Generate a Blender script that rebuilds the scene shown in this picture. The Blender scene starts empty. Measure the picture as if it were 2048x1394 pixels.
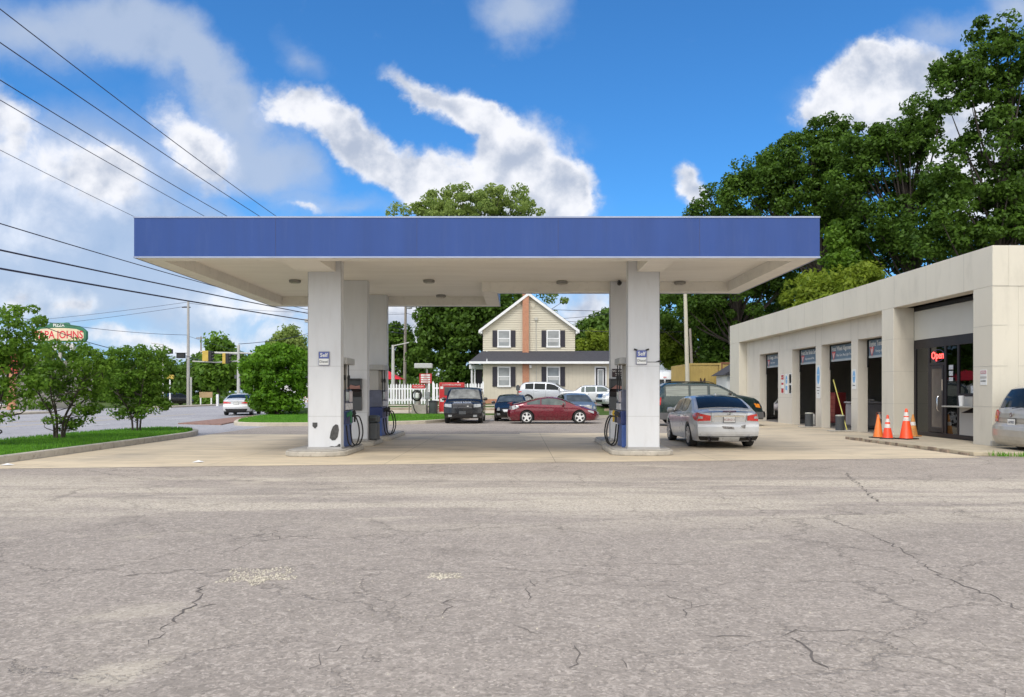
EXPO = 1.2
SUN_E, SUN_ANG = .85, 18.0
CL_DARK, CL_LIGHT, CL_SOFT = (1.75,1.98,2.45), (3.6,3.62,3.75), (1.35,1.8,2.55)
CL_BACK_FILL = (8.6,8.25,7.6)  # unseen clouds behind the camera, kept bright to add diffuse fill light
SKY_TINT = (.185,.44,.645)
import bpy, bmesh, math, random
import numpy as np
from mathutils import Vector, Matrix
S = bpy.context.scene
COL = S.collection
R = math.radians
F, CX, CY, HC = 1550.0, 1034.0, 784.0, 1.55     # focal length in photo pixels, vanishing point, eye height
def WX(px, Y): return (px - CX) * Y / F
def WZ(py, Y): return HC + (CY - py) * Y / F
def lerp(a, b, t): return a + (b - a) * t
def interp(L, x):
    if x <= L[0][0]: return L[0][1]
    for (x0, y0), (x1, y1) in zip(L, L[1:]):
        if x <= x1: return y0 + (y1 - y0) * (x - x0) / (x1 - x0)
    return L[-1][1]

# ------------------------------------------------------------ mesh builder
class MB:
    def __init__(s): s.v = []; s.f = []; s.m = []
    def add(s, vs, fs, mi=0):
        b = len(s.v); s.v += [tuple(v) for v in vs]
        for f in fs: s.f.append([b + i for i in f]); s.m.append(mi)
        return s
    def box(s, x0, x1, y0, y1, z0, z1, mi=0):
        v = [(x0,y0,z0),(x1,y0,z0),(x1,y1,z0),(x0,y1,z0),(x0,y0,z1),(x1,y0,z1),(x1,y1,z1),(x0,y1,z1)]
        return s.add(v, [(0,3,2,1),(4,5,6,7),(0,1,5,4),(1,2,6,5),(2,3,7,6),(3,0,4,7)], mi)
    def obox(s, c, ax, ay, az, mi=0):      # oriented box from half-axis vectors
        c, ax, ay, az = map(Vector, (c, ax, ay, az))
        v = [c + i*ax + j*ay + k*az for k in (-1,1) for (i,j) in ((-1,-1),(1,-1),(1,1),(-1,1))]
        return s.add(v, [(0,3,2,1),(4,5,6,7),(0,1,5,4),(1,2,6,5),(2,3,7,6),(3,0,4,7)], mi)
    def prism(s, poly, z0, z1, mi=0):
        n = len(poly)
        v = [(x,y,z0) for x,y in poly] + [(x,y,z1) for x,y in poly]
        return s.add(v, [list(range(n))[::-1], list(range(n, 2*n))] + [(i,(i+1)%n,n+(i+1)%n,n+i) for i in range(n)], mi)
    def prismy(s, poly, y0, y1, mi=0):     # poly in x,z
        n = len(poly)
        v = [(x,y0,z) for x,z in poly] + [(x,y1,z) for x,z in poly]
        return s.add(v, [list(range(n)), list(range(n, 2*n))[::-1]] + [(i,n+i,n+(i+1)%n,(i+1)%n) for i in range(n)], mi)
    def prismx(s, poly, x0, x1, mi=0):     # poly in y,z
        n = len(poly)
        v = [(x0,y,z) for y,z in poly] + [(x1,y,z) for y,z in poly]
        return s.add(v, [list(range(n))[::-1], list(range(n, 2*n))] + [(i,(i+1)%n,n+(i+1)%n,n+i) for i in range(n)], mi)
    def tube(s, pts, r, n=8, mi=0, cap=True):
        pts = [Vector(p) for p in pts]; k = len(pts)
        rs = r if isinstance(r, (list, tuple)) else [r]*k
        vs = []; up = None
        for i, p in enumerate(pts):
            d = (pts[min(i+1,k-1)] - pts[max(i-1,0)]).normalized()
            if up is None: up = Vector((0,0,1)) if abs(d.z) < .9 else Vector((1,0,0))
            a = d.cross(up)
            if a.length < 1e-4: a = d.cross(Vector((0,1,0)))
            a.normalize(); b = a.cross(d).normalized(); up = b
            vs += [p + rs[i]*(math.cos(t)*a + math.sin(t)*b) for t in [2*math.pi*j/n for j in range(n)]]
        fs = [(i*n+j, i*n+(j+1)%n, (i+1)*n+(j+1)%n, (i+1)*n+j) for i in range(k-1) for j in range(n)]
        if cap: fs += [list(range(n))[::-1], list(range((k-1)*n, k*n))]
        return s.add(vs, fs, mi)
    def lathe(s, prof, n=24, c=(0,0,0), axis='z', mi=0, cap=True):   # prof (r, h)
        vs = []
        for r, h in prof:
            for j in range(n):
                t = 2*math.pi*j/n; a, b = r*math.cos(t), r*math.sin(t)
                p = (a,b,h) if axis == 'z' else ((a,h,b) if axis == 'y' else (h,a,b))
                vs.append((c[0]+p[0], c[1]+p[1], c[2]+p[2]))
        k = len(prof)
        fs = [(i*n+j, i*n+(j+1)%n, (i+1)*n+(j+1)%n, (i+1)*n+j) for i in range(k-1) for j in range(n)]
        if cap: fs += [list(range(n))[::-1], list(range((k-1)*n, k*n))]
        return s.add(vs, fs, mi)
    def grid(s, rows, mi=0, flip=False):   # rows of equal-length point lists
        m = len(rows[0]); vs = [p for r in rows for p in r]
        fs = [(i*m+j, i*m+j+1, (i+1)*m+j+1, (i+1)*m+j) for i in range(len(rows)-1) for j in range(m-1)]
        if flip: fs = [f[::-1] for f in fs]
        return s.add(vs, fs, mi)
    def build(s, name, mats, parent=None, loc=None, rot=None, smooth=None, bev=0, seg=2, fix=True):
        me = bpy.data.meshes.new(name); me.from_pydata(s.v, [], s.f)
        if not isinstance(mats, (list, tuple)): mats = [mats]
        for m in mats: me.materials.append(m)
        if len(mats) > 1:
            me.polygons.foreach_set('material_index', s.m)
        if fix:
            bm = bmesh.new(); bm.from_mesh(me)
            bmesh.ops.recalc_face_normals(bm, faces=bm.faces); bm.to_mesh(me); bm.free()
        if smooth is not None:
            me.polygons.foreach_set('use_smooth', [True]*len(me.polygons))
            me.set_sharp_from_angle(angle=R(smooth))
        o = bpy.data.objects.new(name, me); COL.objects.link(o)
        if parent: o.parent = parent
        if loc: o.location = loc
        if rot: o.rotation_euler = rot
        if bev:
            b = o.modifiers.new('Bevel', 'BEVEL'); b.width = bev; b.segments = seg; b.limit_method = 'ANGLE'; b.angle_limit = R(40)
        return o

def tag(o, label=None, cat=None, group=None, kind=None):
    if label: o['label'] = label
    if cat: o['category'] = cat
    if group: o['group'] = group
    if kind: o['kind'] = kind
    return o
def thing(name, label, cat, loc=(0,0,0), rz=0, group=None, scale=None):
    o = bpy.data.objects.new(name, None); COL.objects.link(o)
    o.location = loc; o.rotation_euler = (0,0,rz); o.empty_display_size = .2
    if scale: o.scale = scale
    return tag(o, label, cat, group)
KIDS = {}
def copy_tree(o, parent=None, **kw):
    c = o.copy(); COL.objects.link(c); c.parent = parent
    for ch in list(o.children): copy_tree(ch, c)
    return c
def struct(o): return tag(o, kind='structure')
def text(body, size, mat, parent=None, loc=(0,0,0), rot=(0,0,0), name='lettering', align='CENTER', sx=1.0, ext=.002, bold=0.0):
    cu = bpy.data.curves.new('t', 'FONT'); cu.body = body; cu.size = size; cu.align_x = align; cu.align_y = 'CENTER'
    cu.extrude = ext; cu.offset = bold; cu.resolution_u = 3
    t = bpy.data.objects.new('t', cu); COL.objects.link(t)
    dg = bpy.context.evaluated_depsgraph_get(); dg.update()
    me = bpy.data.meshes.new_from_object(t.evaluated_get(dg)); me.name = name
    bpy.data.objects.remove(t); bpy.data.curves.remove(cu)
    for v in me.vertices: v.co.x *= sx
    me.materials.clear(); me.materials.append(mat)
    o = bpy.data.objects.new(name, me); COL.objects.link(o)
    if parent: o.parent = parent
    o.location = loc; o.rotation_euler = rot
    return o
FC = (R(90), 0, 0)            # lettering that faces the camera side (-Y)
FW = (R(90), 0, R(-90))       # lettering that faces the forecourt (-X)

# ------------------------------------------------------------ materials
def newmat(name):
    m = bpy.data.materials.new(name); m.use_nodes = True
    nt = m.node_tree; return m, nt, nt.nodes['Principled BSDF']
def nd(nt, typ, ins=None, **kw):
    n = nt.nodes.new(typ)
    for k, v in kw.items(): setattr(n, k, v)
    for k, v in (ins or {}).items():
        if isinstance(v, bpy.types.NodeSocket): nt.links.new(v, n.inputs[k])
        else: n.inputs[k].default_value = v
    return n
def math_(nt, op, a, b=0.0, c=None, clamp=False):
    n = nt.nodes.new('ShaderNodeMath'); n.operation = op; n.use_clamp = clamp
    for i, v in enumerate((a, b) if c is None else (a, b, c)):
        if isinstance(v, bpy.types.NodeSocket): nt.links.new(v, n.inputs[i])
        else: n.inputs[i].default_value = v
    return n.outputs[0]
def mixc(nt, f, a, b, mode='MIX'):
    n = nt.nodes.new('ShaderNodeMix'); n.data_type = 'RGBA'; n.blend_type = mode; n.clamp_factor = True
    for k, v in ((0, f), (6, a), (7, b)):
        if isinstance(v, bpy.types.NodeSocket): nt.links.new(v, n.inputs[k])
        else: n.inputs[k].default_value = (v if k == 0 else (*v[:3], 1))
    return n.outputs[2]
def rng(nt, v, a, b, c=0.0, d=1.0, smooth=False):
    n = nt.nodes.new('ShaderNodeMapRange'); nt.links.new(v, n.inputs[0])
    for i, x in enumerate((a, b, c, d)): n.inputs[i+1].default_value = x
    if smooth: n.interpolation_type = 'SMOOTHSTEP'
    return n.outputs[0]
def coords(nt, kind='Object', scale=None):
    c = nt.nodes.new('ShaderNodeTexCoord').outputs[kind]
    if scale: c = nd(nt, 'ShaderNodeMapping', {'Vector': c, 'Scale': scale}).outputs[0]
    return c
def noise(nt, co, scale, detail=5, rough=.55, dist=0):
    return nd(nt, 'ShaderNodeTexNoise', {'Vector': co, 'Scale': scale, 'Detail': detail, 'Roughness': rough, 'Distortion': dist}).outputs['Fac']
def bumpn(nt, h, strength, dist=.01):
    return nd(nt, 'ShaderNodeBump', {'Height': h, 'Strength': strength, 'Distance': dist}).outputs[0]
MATS = {}
def simple(name, col, rough=.6, metal=0, var=.12, scale=2.0, bump=0, bscale=40, coat=0, stretch=None, dirt=0, dirtcol=(.12,.10,.07), spec=.5):
    if name in MATS: return MATS[name]
    m, nt, b = newmat(name)
    co = coords(nt)
    cs = nd(nt, 'ShaderNodeMapping', {'Vector': co, 'Scale': stretch}).outputs[0] if stretch else co
    n1 = noise(nt, cs, scale, 6)
    c = mixc(nt, rng(nt, n1, .3, .7), tuple(x*(1-var) for x in col), tuple(min(1, x*(1+var)) for x in col))
    if dirt:
        n2 = noise(nt, cs, scale*2.7, 7, .65)
        c = mixc(nt, rng(nt, n2, .52, .72, 0, dirt), c, dirtcol)
    nt.links.new(c, b.inputs['Base Color'])
    nt.links.new(rng(nt, noise(nt, co, scale*4, 3), .3, .7, max(.03, rough-.06), min(1, rough+.06)), b.inputs['Roughness'])
    b.inputs['Metallic'].default_value = metal; b.inputs['Coat Weight'].default_value = coat
    b.inputs['Coat Roughness'].default_value = .04; b.inputs['Specular IOR Level'].default_value = spec
    if bump: nt.links.new(bumpn(nt, noise(nt, co, bscale, 4), bump), b.inputs['Normal'])
    MATS[name] = m; return m
def emit(name, col, st):
    m, nt, b = newmat(name); b.inputs['Base Color'].default_value = (*col, 1)
    b.inputs['Emission Color'].default_value = (*col, 1); b.inputs['Emission Strength'].default_value = st
    return m
def paint(name, col, metal=.0, rough=.3, coat=.7):
    m, nt, b = newmat(name); co = coords(nt)
    n = noise(nt, co, 1.6, 5)
    c = mixc(nt, rng(nt, n, .35, .7), tuple(x*.93 for x in col), tuple(min(1, x*1.05) for x in col))
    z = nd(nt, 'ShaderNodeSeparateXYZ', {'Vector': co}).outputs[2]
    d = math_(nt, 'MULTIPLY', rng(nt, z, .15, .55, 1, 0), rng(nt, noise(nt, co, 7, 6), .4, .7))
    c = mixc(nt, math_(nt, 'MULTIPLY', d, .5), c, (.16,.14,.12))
    nt.links.new(c, b.inputs['Base Color'])
    b.inputs['Metallic'].default_value = metal
    nt.links.new(rng(nt, noise(nt, co, 5, 4), .3, .75, rough-.04, rough+.1), b.inputs['Roughness'])
    b.inputs['Coat Weight'].default_value = coat; b.inputs['Coat Roughness'].default_value = .05
    return m
def glassy(name, tint=(.35,.4,.4), refl=.12):
    m = bpy.data.materials.new(name); m.use_nodes = True; nt = m.node_tree; nt.nodes.clear()
    out = nd(nt, 'ShaderNodeOutputMaterial'); fr = nd(nt, 'ShaderNodeFresnel', {'IOR': 1.5})
    co = coords(nt); nrm = bumpn(nt, noise(nt, co, 1.3, 2), .15, .02)
    tr = nd(nt, 'ShaderNodeBsdfTransparent', {'Color': (*tint, 1)})
    gl = nd(nt, 'ShaderNodeBsdfGlossy', {'Color': (.9,.93,.95,1), 'Roughness': .02, 'Normal': nrm})
    f = math_(nt, 'ADD', math_(nt, 'MULTIPLY', fr.outputs[0], 1.0), refl - .04, clamp=True)
    mx = nd(nt, 'ShaderNodeMixShader', {0: f, 1: tr.outputs[0], 2: gl.outputs[0]})
    nt.links.new(mx.outputs[0], out.inputs[0]); return m
def leafmat(name, dark, light, trans=.3):
    m = bpy.data.materials.new(name); m.use_nodes = True; nt = m.node_tree; nt.nodes.clear()
    out = nd(nt, 'ShaderNodeOutputMaterial')
    rnd = nd(nt, 'ShaderNodeNewGeometry').outputs['Random Per Island']
    n = noise(nt, coords(nt), .55, 3)
    f = math_(nt, 'ADD', math_(nt, 'MULTIPLY', rnd, .6), math_(nt, 'MULTIPLY', rng(nt, n, .3, .7), .5), clamp=True)
    c = mixc(nt, f, dark, light)
    df = nd(nt, 'ShaderNodeBsdfDiffuse', {'Color': c}); tl = nd(nt, 'ShaderNodeBsdfTranslucent', {'Color': mixc(nt, .5, c, tuple(x*1.3 for x in light))})
    gl = nd(nt, 'ShaderNodeBsdfGlossy', {'Color': (.8,.85,.8,1), 'Roughness': .45})
    a = nd(nt, 'ShaderNodeMixShader', {0: trans, 1: df.outputs[0], 2: tl.outputs[0]})
    b = nd(nt, 'ShaderNodeMixShader', {0: .012, 1: a.outputs[0], 2: gl.outputs[0]})
    nt.links.new(b.outputs[0], out.inputs[0]); return m

M = dict(
 white_panel = simple('white_panel', (.57,.58,.60), .45, var=.05, scale=1.2, stretch=(2,2,.4), dirt=.13, dirtcol=(.3,.27,.22)),
 seam = simple('seam', (.16,.155,.15), .8),
 soffit = simple('soffit', (.72,.69,.63), .6, var=.05, scale=1.5, stretch=(.3,3,1), dirt=.15, dirtcol=(.3,.26,.2)),
 blue_fascia = simple('blue_fascia', (.020,.058,.225), .4, var=.10, scale=.8, stretch=(2.5,1,.25), spec=.35, dirt=.10, dirtcol=(.12,.16,.30)),
 trim = simple('trim', (.62,.62,.6), .4),
 stucco = simple('stucco', (.58,.545,.46), .85, var=.05, scale=.6, stretch=(1,1,.35), bump=.15, bscale=90, dirt=.22, dirtcol=(.25,.23,.19)),
 stucco_dark = simple('stucco_dark', (.58,.54,.465), .85, var=.05, scale=.6, stretch=(1,1,.35), bump=.15, bscale=90, dirt=.2, dirtcol=(.25,.22,.18)),
 grey_panel = simple('grey_panel', (.40,.39,.37), .6, var=.05),
 black = simple('black', (.012,.012,.013), .5),
 rubber = simple('rubber', (.018,.018,.018), .8, bump=.1),
 dark_metal = simple('dark_metal', (.035,.03,.032), .35, metal=.6),
 bronze = simple('bronze_frame', (.022,.018,.022), .35, metal=.3),
 chrome = simple('chrome', (.7,.7,.7), .15, metal=1, var=.03),
 alloy = simple('alloy', (.55,.55,.56), .3, metal=.8, var=.05),
 concrete_k = simple('kerb_concrete', (.40,.37,.32), .9, var=.15, scale=3, bump=.4, bscale=25, dirt=.5, dirtcol=(.12,.1,.08)),
 carglass = simple('car_glass', (.010,.013,.014), .06, var=.1, spec=.25),
 carglass_light = simple('car_glass_light', (.10,.12,.11), .05, var=.3, scale=3, spec=.45),  # opaque; paler base stands in for light showing through the glass
 red_lens = simple('red_lens', (.55,.02,.02), .15, coat=1, var=.2, scale=12),
 clear_lens = simple('clear_lens', (.34,.36,.37), .12, coat=1, var=.3, scale=14),
 amber_lens = simple('amber_lens', (.75,.25,.03), .2, coat=1),
 plate = simple('plate', (.62,.62,.60), .4),
 plate_ink = simple('plate_ink', (.05,.05,.08), .5),
 wood_pole = simple('wood_pole', (.25,.22,.19), .9, var=.2, scale=2, stretch=(4,4,.4), bump=.4, bscale=20),
 grey_pole = simple('grey_pole', (.42,.42,.40), .5, var=.08),
 tan_pole = simple('tan_pole', (.45,.42,.34), .6, var=.08),
 bark = simple('bark', (.055,.045,.036), .95, var=.3, scale=4, bump=.6, bscale=15),
 white = simple('white_paint', (.72,.73,.74), .5, var=.04),
 red = simple('red_paint', (.50,.02,.025), .4, var=.1),
 navy = simple('navy_plastic', (.02,.035,.13), .35, var=.1),
 blue = simple('pump_blue', (.05,.10,.30), .35, var=.12, scale=4),
 grey_plastic = simple('grey_plastic', (.06,.065,.07), .45, var=.1),
 orange = simple('cone_orange', (.85,.13,.02), .5, var=.08, scale=6, dirt=.25),
 orange_old = simple('cone_faded', (.55,.24,.06), .7, var=.2, scale=6, dirt=.7),
 brick = None,
)
def mk_brick():
    m, nt, b = newmat('brick'); co = coords(nt, scale=(1,1,1))
    r = nd(nt, 'ShaderNodeMapping', {'Vector': co, 'Rotation': (R(90),0,0)}).outputs[0]
    br = nd(nt, 'ShaderNodeTexBrick', {'Vector': r, 'Color1': (.46,.19,.10,1), 'Color2': (.36,.13,.07,1), 'Mortar': (.45,.35,.27,1), 'Scale': 4.5, 'Mortar Size': .02})
    c = mixc(nt, rng(nt, noise(nt, co, 3), .3, .7, 0, .3), br.outputs[0], (.5,.26,.15))
    nt.links.new(c, b.inputs['Base Color']); b.inputs['Roughness'].default_value = .9; return m
M['brick'] = mk_brick()
# ------------------------------------------------------------ camera
cam = bpy.data.cameras.new('camera'); cam.sensor_width = 36; cam.lens = 36*F/2048
cam.shift_x = -(CX-1024)/2048; cam.shift_y = (CY-697)/2048; cam.clip_end = 5000
co_ = bpy.data.objects.new('camera', cam); COL.objects.link(co_)
co_.location = (0,0,HC); co_.rotation_euler = (R(90),0,0); S.camera = co_
S.render.resolution_x = 1024; S.render.resolution_y = 697
S.view_settings.view_transform = 'Standard'; S.view_settings.look = 'None'; S.view_settings.exposure = EXPO; S.view_settings.gamma = 1

# ------------------------------------------------------------ light: sky, clouds, sun
SUN_EL, SUN_AZ = R(52), R(203)      # azimuth clockwise from +Y: behind the camera, to its left
sd = Vector((math.sin(SUN_AZ)*math.cos(SUN_EL), math.cos(SUN_AZ)*math.cos(SUN_EL), math.sin(SUN_EL)))
sun = bpy.data.lights.new('sun', 'SUN'); sun.energy = SUN_E; sun.angle = R(SUN_ANG); sun.color = (1,.95,.87)
so = bpy.data.objects.new('sun', sun); COL.objects.link(so); so.rotation_euler = (-sd).to_track_quat('-Z','Y').to_euler(); so.location = (0,-10,30)
wd = bpy.data.worlds.new('World'); S.world = wd; wd.use_nodes = True; nt = wd.node_tree
bg = nt.nodes['Background']; bg.inputs[1].default_value = .12
sky = nd(nt, 'ShaderNodeTexSky', sky_type='NISHITA', sun_disc=False, sun_elevation=SUN_EL, sun_rotation=SUN_AZ, air_density=1.0, dust_density=.3, ozone_density=3.0, altitude=100)
dirv = nt.nodes.new('ShaderNodeTexCoord').outputs['Generated']
sep = nd(nt, 'ShaderNodeSeparateXYZ', {'Vector': dirv})
sx_, sy_, sz_ = sep.outputs
front = rng(nt, sy_, .05, .35)
ysafe = math_(nt, 'MAXIMUM', math_(nt, 'ABSOLUTE', sy_), .15)
uv = nd(nt, 'ShaderNodeCombineXYZ', {0: math_(nt, 'DIVIDE', sx_, ysafe), 1: math_(nt, 'DIVIDE', sz_, ysafe), 2: 0.0}).outputs[0]
def vmath(op, a, b):
    n = nt.nodes.new('ShaderNodeVectorMath'); n.operation = op
    for i, v in enumerate((a, b)):
        if isinstance(v, bpy.types.NodeSocket): nt.links.new(v, n.inputs[i])
        else: n.inputs[i].default_value = v
    return n.outputs[0]
wn = nd(nt, 'ShaderNodeTexNoise', {'Vector': uv, 'Scale': 7.0, 'Detail': 6.0, 'Roughness': .6}).outputs['Color']
warp = vmath('MULTIPLY', vmath('SUBTRACT', wn, (.5,.5,.5)), (.13,.11,0))
wuv = vmath('ADD', uv, warp)
BLOBS = [ # px, py, rx, ry, rot(deg, image clockwise positive), weight
 (40,240,130,100,30,1.0),(100,360,230,110,0,1.0),(240,330,150,80,10,1.0),(375,255,130,85,25,1.15),(440,330,110,80,40,1.0),(330,410,220,50,0,.7),(60,480,180,70,0,.7),
 (40,600,180,90,0,.8),(170,600,70,50,0,1.1),(420,590,160,60,0,.8),(560,620,180,70,0,.8),(300,680,500,50,0,1.0),(-150,250,220,260,0,1.2),
 (565,200,85,85,20,1.35),(650,235,110,85,35,1.45),(730,290,130,85,35,1.45),(820,345,150,85,25,1.45),(930,390,180,95,0,1.35),(1060,320,140,120,20,1.5),(1130,390,85,90,0,1.4),(1000,400,200,70,0,1.3),
 (830,170,95,34,30,1.1),(915,215,105,60,40,1.4),(980,280,100,70,50,1.35),
 (1790,130,170,90,-10,1.4),(1710,150,100,130,0,1.2),(1740,220,190,90,0,1.25),(1860,230,200,160,0,1.4),(1640,250,90,40,0,.8),(1960,330,200,250,0,1.1),(1650,230,110,70,0,.75),(1740,120,60,70,20,.8),
 (1378,350,58,42,20,1.4),(1400,388,75,35,10,1.2),(630,425,60,22,0,.9),
 (1180,640,170,90,0,1.4),(820,640,240,90,0,1.3),(1000,770,1500,60,0,1.2)]
SOFT = [(100,50,420,120,5,1.0),(340,100,260,110,35,.95),(460,180,130,80,45,.8),(600,100,110,60,40,.6),(1040,25,130,85,10,1.1),(2040,10,120,90,0,1.1),(560,360,160,90,30,.6),(100,400,440,260,0,1.5),(300,560,520,170,0,1.3),(1000,400,330,120,0,.55),(1700,230,200,130,0,.8),(1900,70,140,60,0,.7),(1150,260,120,60,30,.35),(700,420,160,40,0,.5),(480,300,160,120,0,.7),(620,330,160,100,30,.45)]
def blobs(lst, vec, pw=1.0):
    acc = None
    for px, py, rx, ry, rot, w in lst:
        c, s_ = math.cos(R(-rot)), math.sin(R(-rot))
        mp = nd(nt, 'ShaderNodeMapping', {'Vector': vec}, vector_type='TEXTURE')
        mp.inputs['Location'].default_value = ((px-CX)/F, (CY-py)/F, 0)
        mp.inputs['Rotation'].default_value = (0,0,R(-rot)); mp.inputs['Scale'].default_value = (rx/F, ry/F, 1)
        g = nd(nt, 'ShaderNodeTexGradient', {'Vector': mp.outputs[0]}, gradient_type='SPHERICAL').outputs['Fac']
        g = math_(nt, 'MULTIPLY', g, w)
        acc = g if acc is None else math_(nt, 'ADD', acc, g)
    return math_(nt, 'MINIMUM', acc, 1.25)
fb = nd(nt, 'ShaderNodeTexNoise', {'Vector': uv, 'Scale': 14.0, 'Detail': 5.0, 'Roughness': .58}).outputs['Fac']
fb2 = nd(nt, 'ShaderNodeTexNoise', {'Vector': uv, 'Scale': 5.5, 'Detail': 4.0, 'Roughness': .55}).outputs['Fac']
hard = blobs(BLOBS, wuv)
fb9 = nd(nt, 'ShaderNodeTexNoise', {'Vector': uv, 'Scale': 16.0, 'Detail': 8.0, 'Roughness': .62, 'Distortion': .3}).outputs['Fac']
fbs = math_(nt, 'ADD', math_(nt, 'MULTIPLY', math_(nt, 'SUBTRACT', fb9, .5), 1.1), math_(nt, 'MULTIPLY', math_(nt, 'SUBTRACT', fb2, .5), .8))
dens = math_(nt, 'ADD', hard, fbs)
hm = rng(nt, dens, .16, 1.05, 0, .97, True)
soft = rng(nt, math_(nt, 'ADD', blobs(SOFT, wuv), math_(nt, 'MULTIPLY', math_(nt, 'SUBTRACT', fb2, .5), .7)), .10, 1.0, 0, .82, True)
gen = rng(nt, nd(nt, 'ShaderNodeTexNoise', {'Vector': dirv, 'Scale': 3.0, 'Detail': 8.0, 'Roughness': .6}).outputs['Fac'], .36, .55, 0, .95, True)  # cloud cover outside the view, thickened for softer, stronger ambient light
mask = math_(nt, 'MAXIMUM', hm, soft)
mask = math_(nt, 'ADD', math_(nt, 'MULTIPLY', mask, front), math_(nt, 'MULTIPLY', gen, math_(nt, 'SUBTRACT', 1.0, front)), clamp=True)
# lit tops: density higher here than a little up and to the right means shaded, else bright
off = vmath('ADD', uv, (-.010,.035,0))
fbo = nd(nt, 'ShaderNodeTexNoise', {'Vector': off, 'Scale': 14.0, 'Detail': 5.0, 'Roughness': .58}).outputs['Fac']
fb3o = nd(nt, 'ShaderNodeTexNoise', {'Vector': off, 'Scale': 5.5, 'Detail': 4.0, 'Roughness': .55}).outputs['Fac']
rel = math_(nt, 'ADD', math_(nt, 'SUBTRACT', fb, fbo), math_(nt, 'MULTIPLY', math_(nt, 'SUBTRACT', fb2, fb3o), 1.4))
rel = math_(nt, 'ADD', rel, rng(nt, dens, .5, 1.5, .14, -.16))
lit = math_(nt, 'MULTIPLY', rng(nt, rel, -.36, .18, 0, 1, True), rng(nt, hm, .1, .8, .5, 1))
cl = mixc(nt, lit, CL_DARK, CL_LIGHT)
cl = mixc(nt, math_(nt, 'MULTIPLY', math_(nt, 'SUBTRACT', 1.0, hm), .6), cl, CL_SOFT)
cl = mixc(nt, front, CL_BACK_FILL, cl)
skyc = mixc(nt, 1.0, sky.outputs[0], SKY_TINT, 'MULTIPLY')
fin = mixc(nt, mask, skyc, cl)
skyh = rng(nt, sz_, .02, .20, .8, 0, True)
fin = mixc(nt, mask, mixc(nt, skyh, skyc, (1.5,2.15,3.2)), cl)
low = rng(nt, sz_, -.02, .0)
nt.links.new(mixc(nt, low, (1.2,1.2,1.2), fin), bg.inputs[0])
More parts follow.
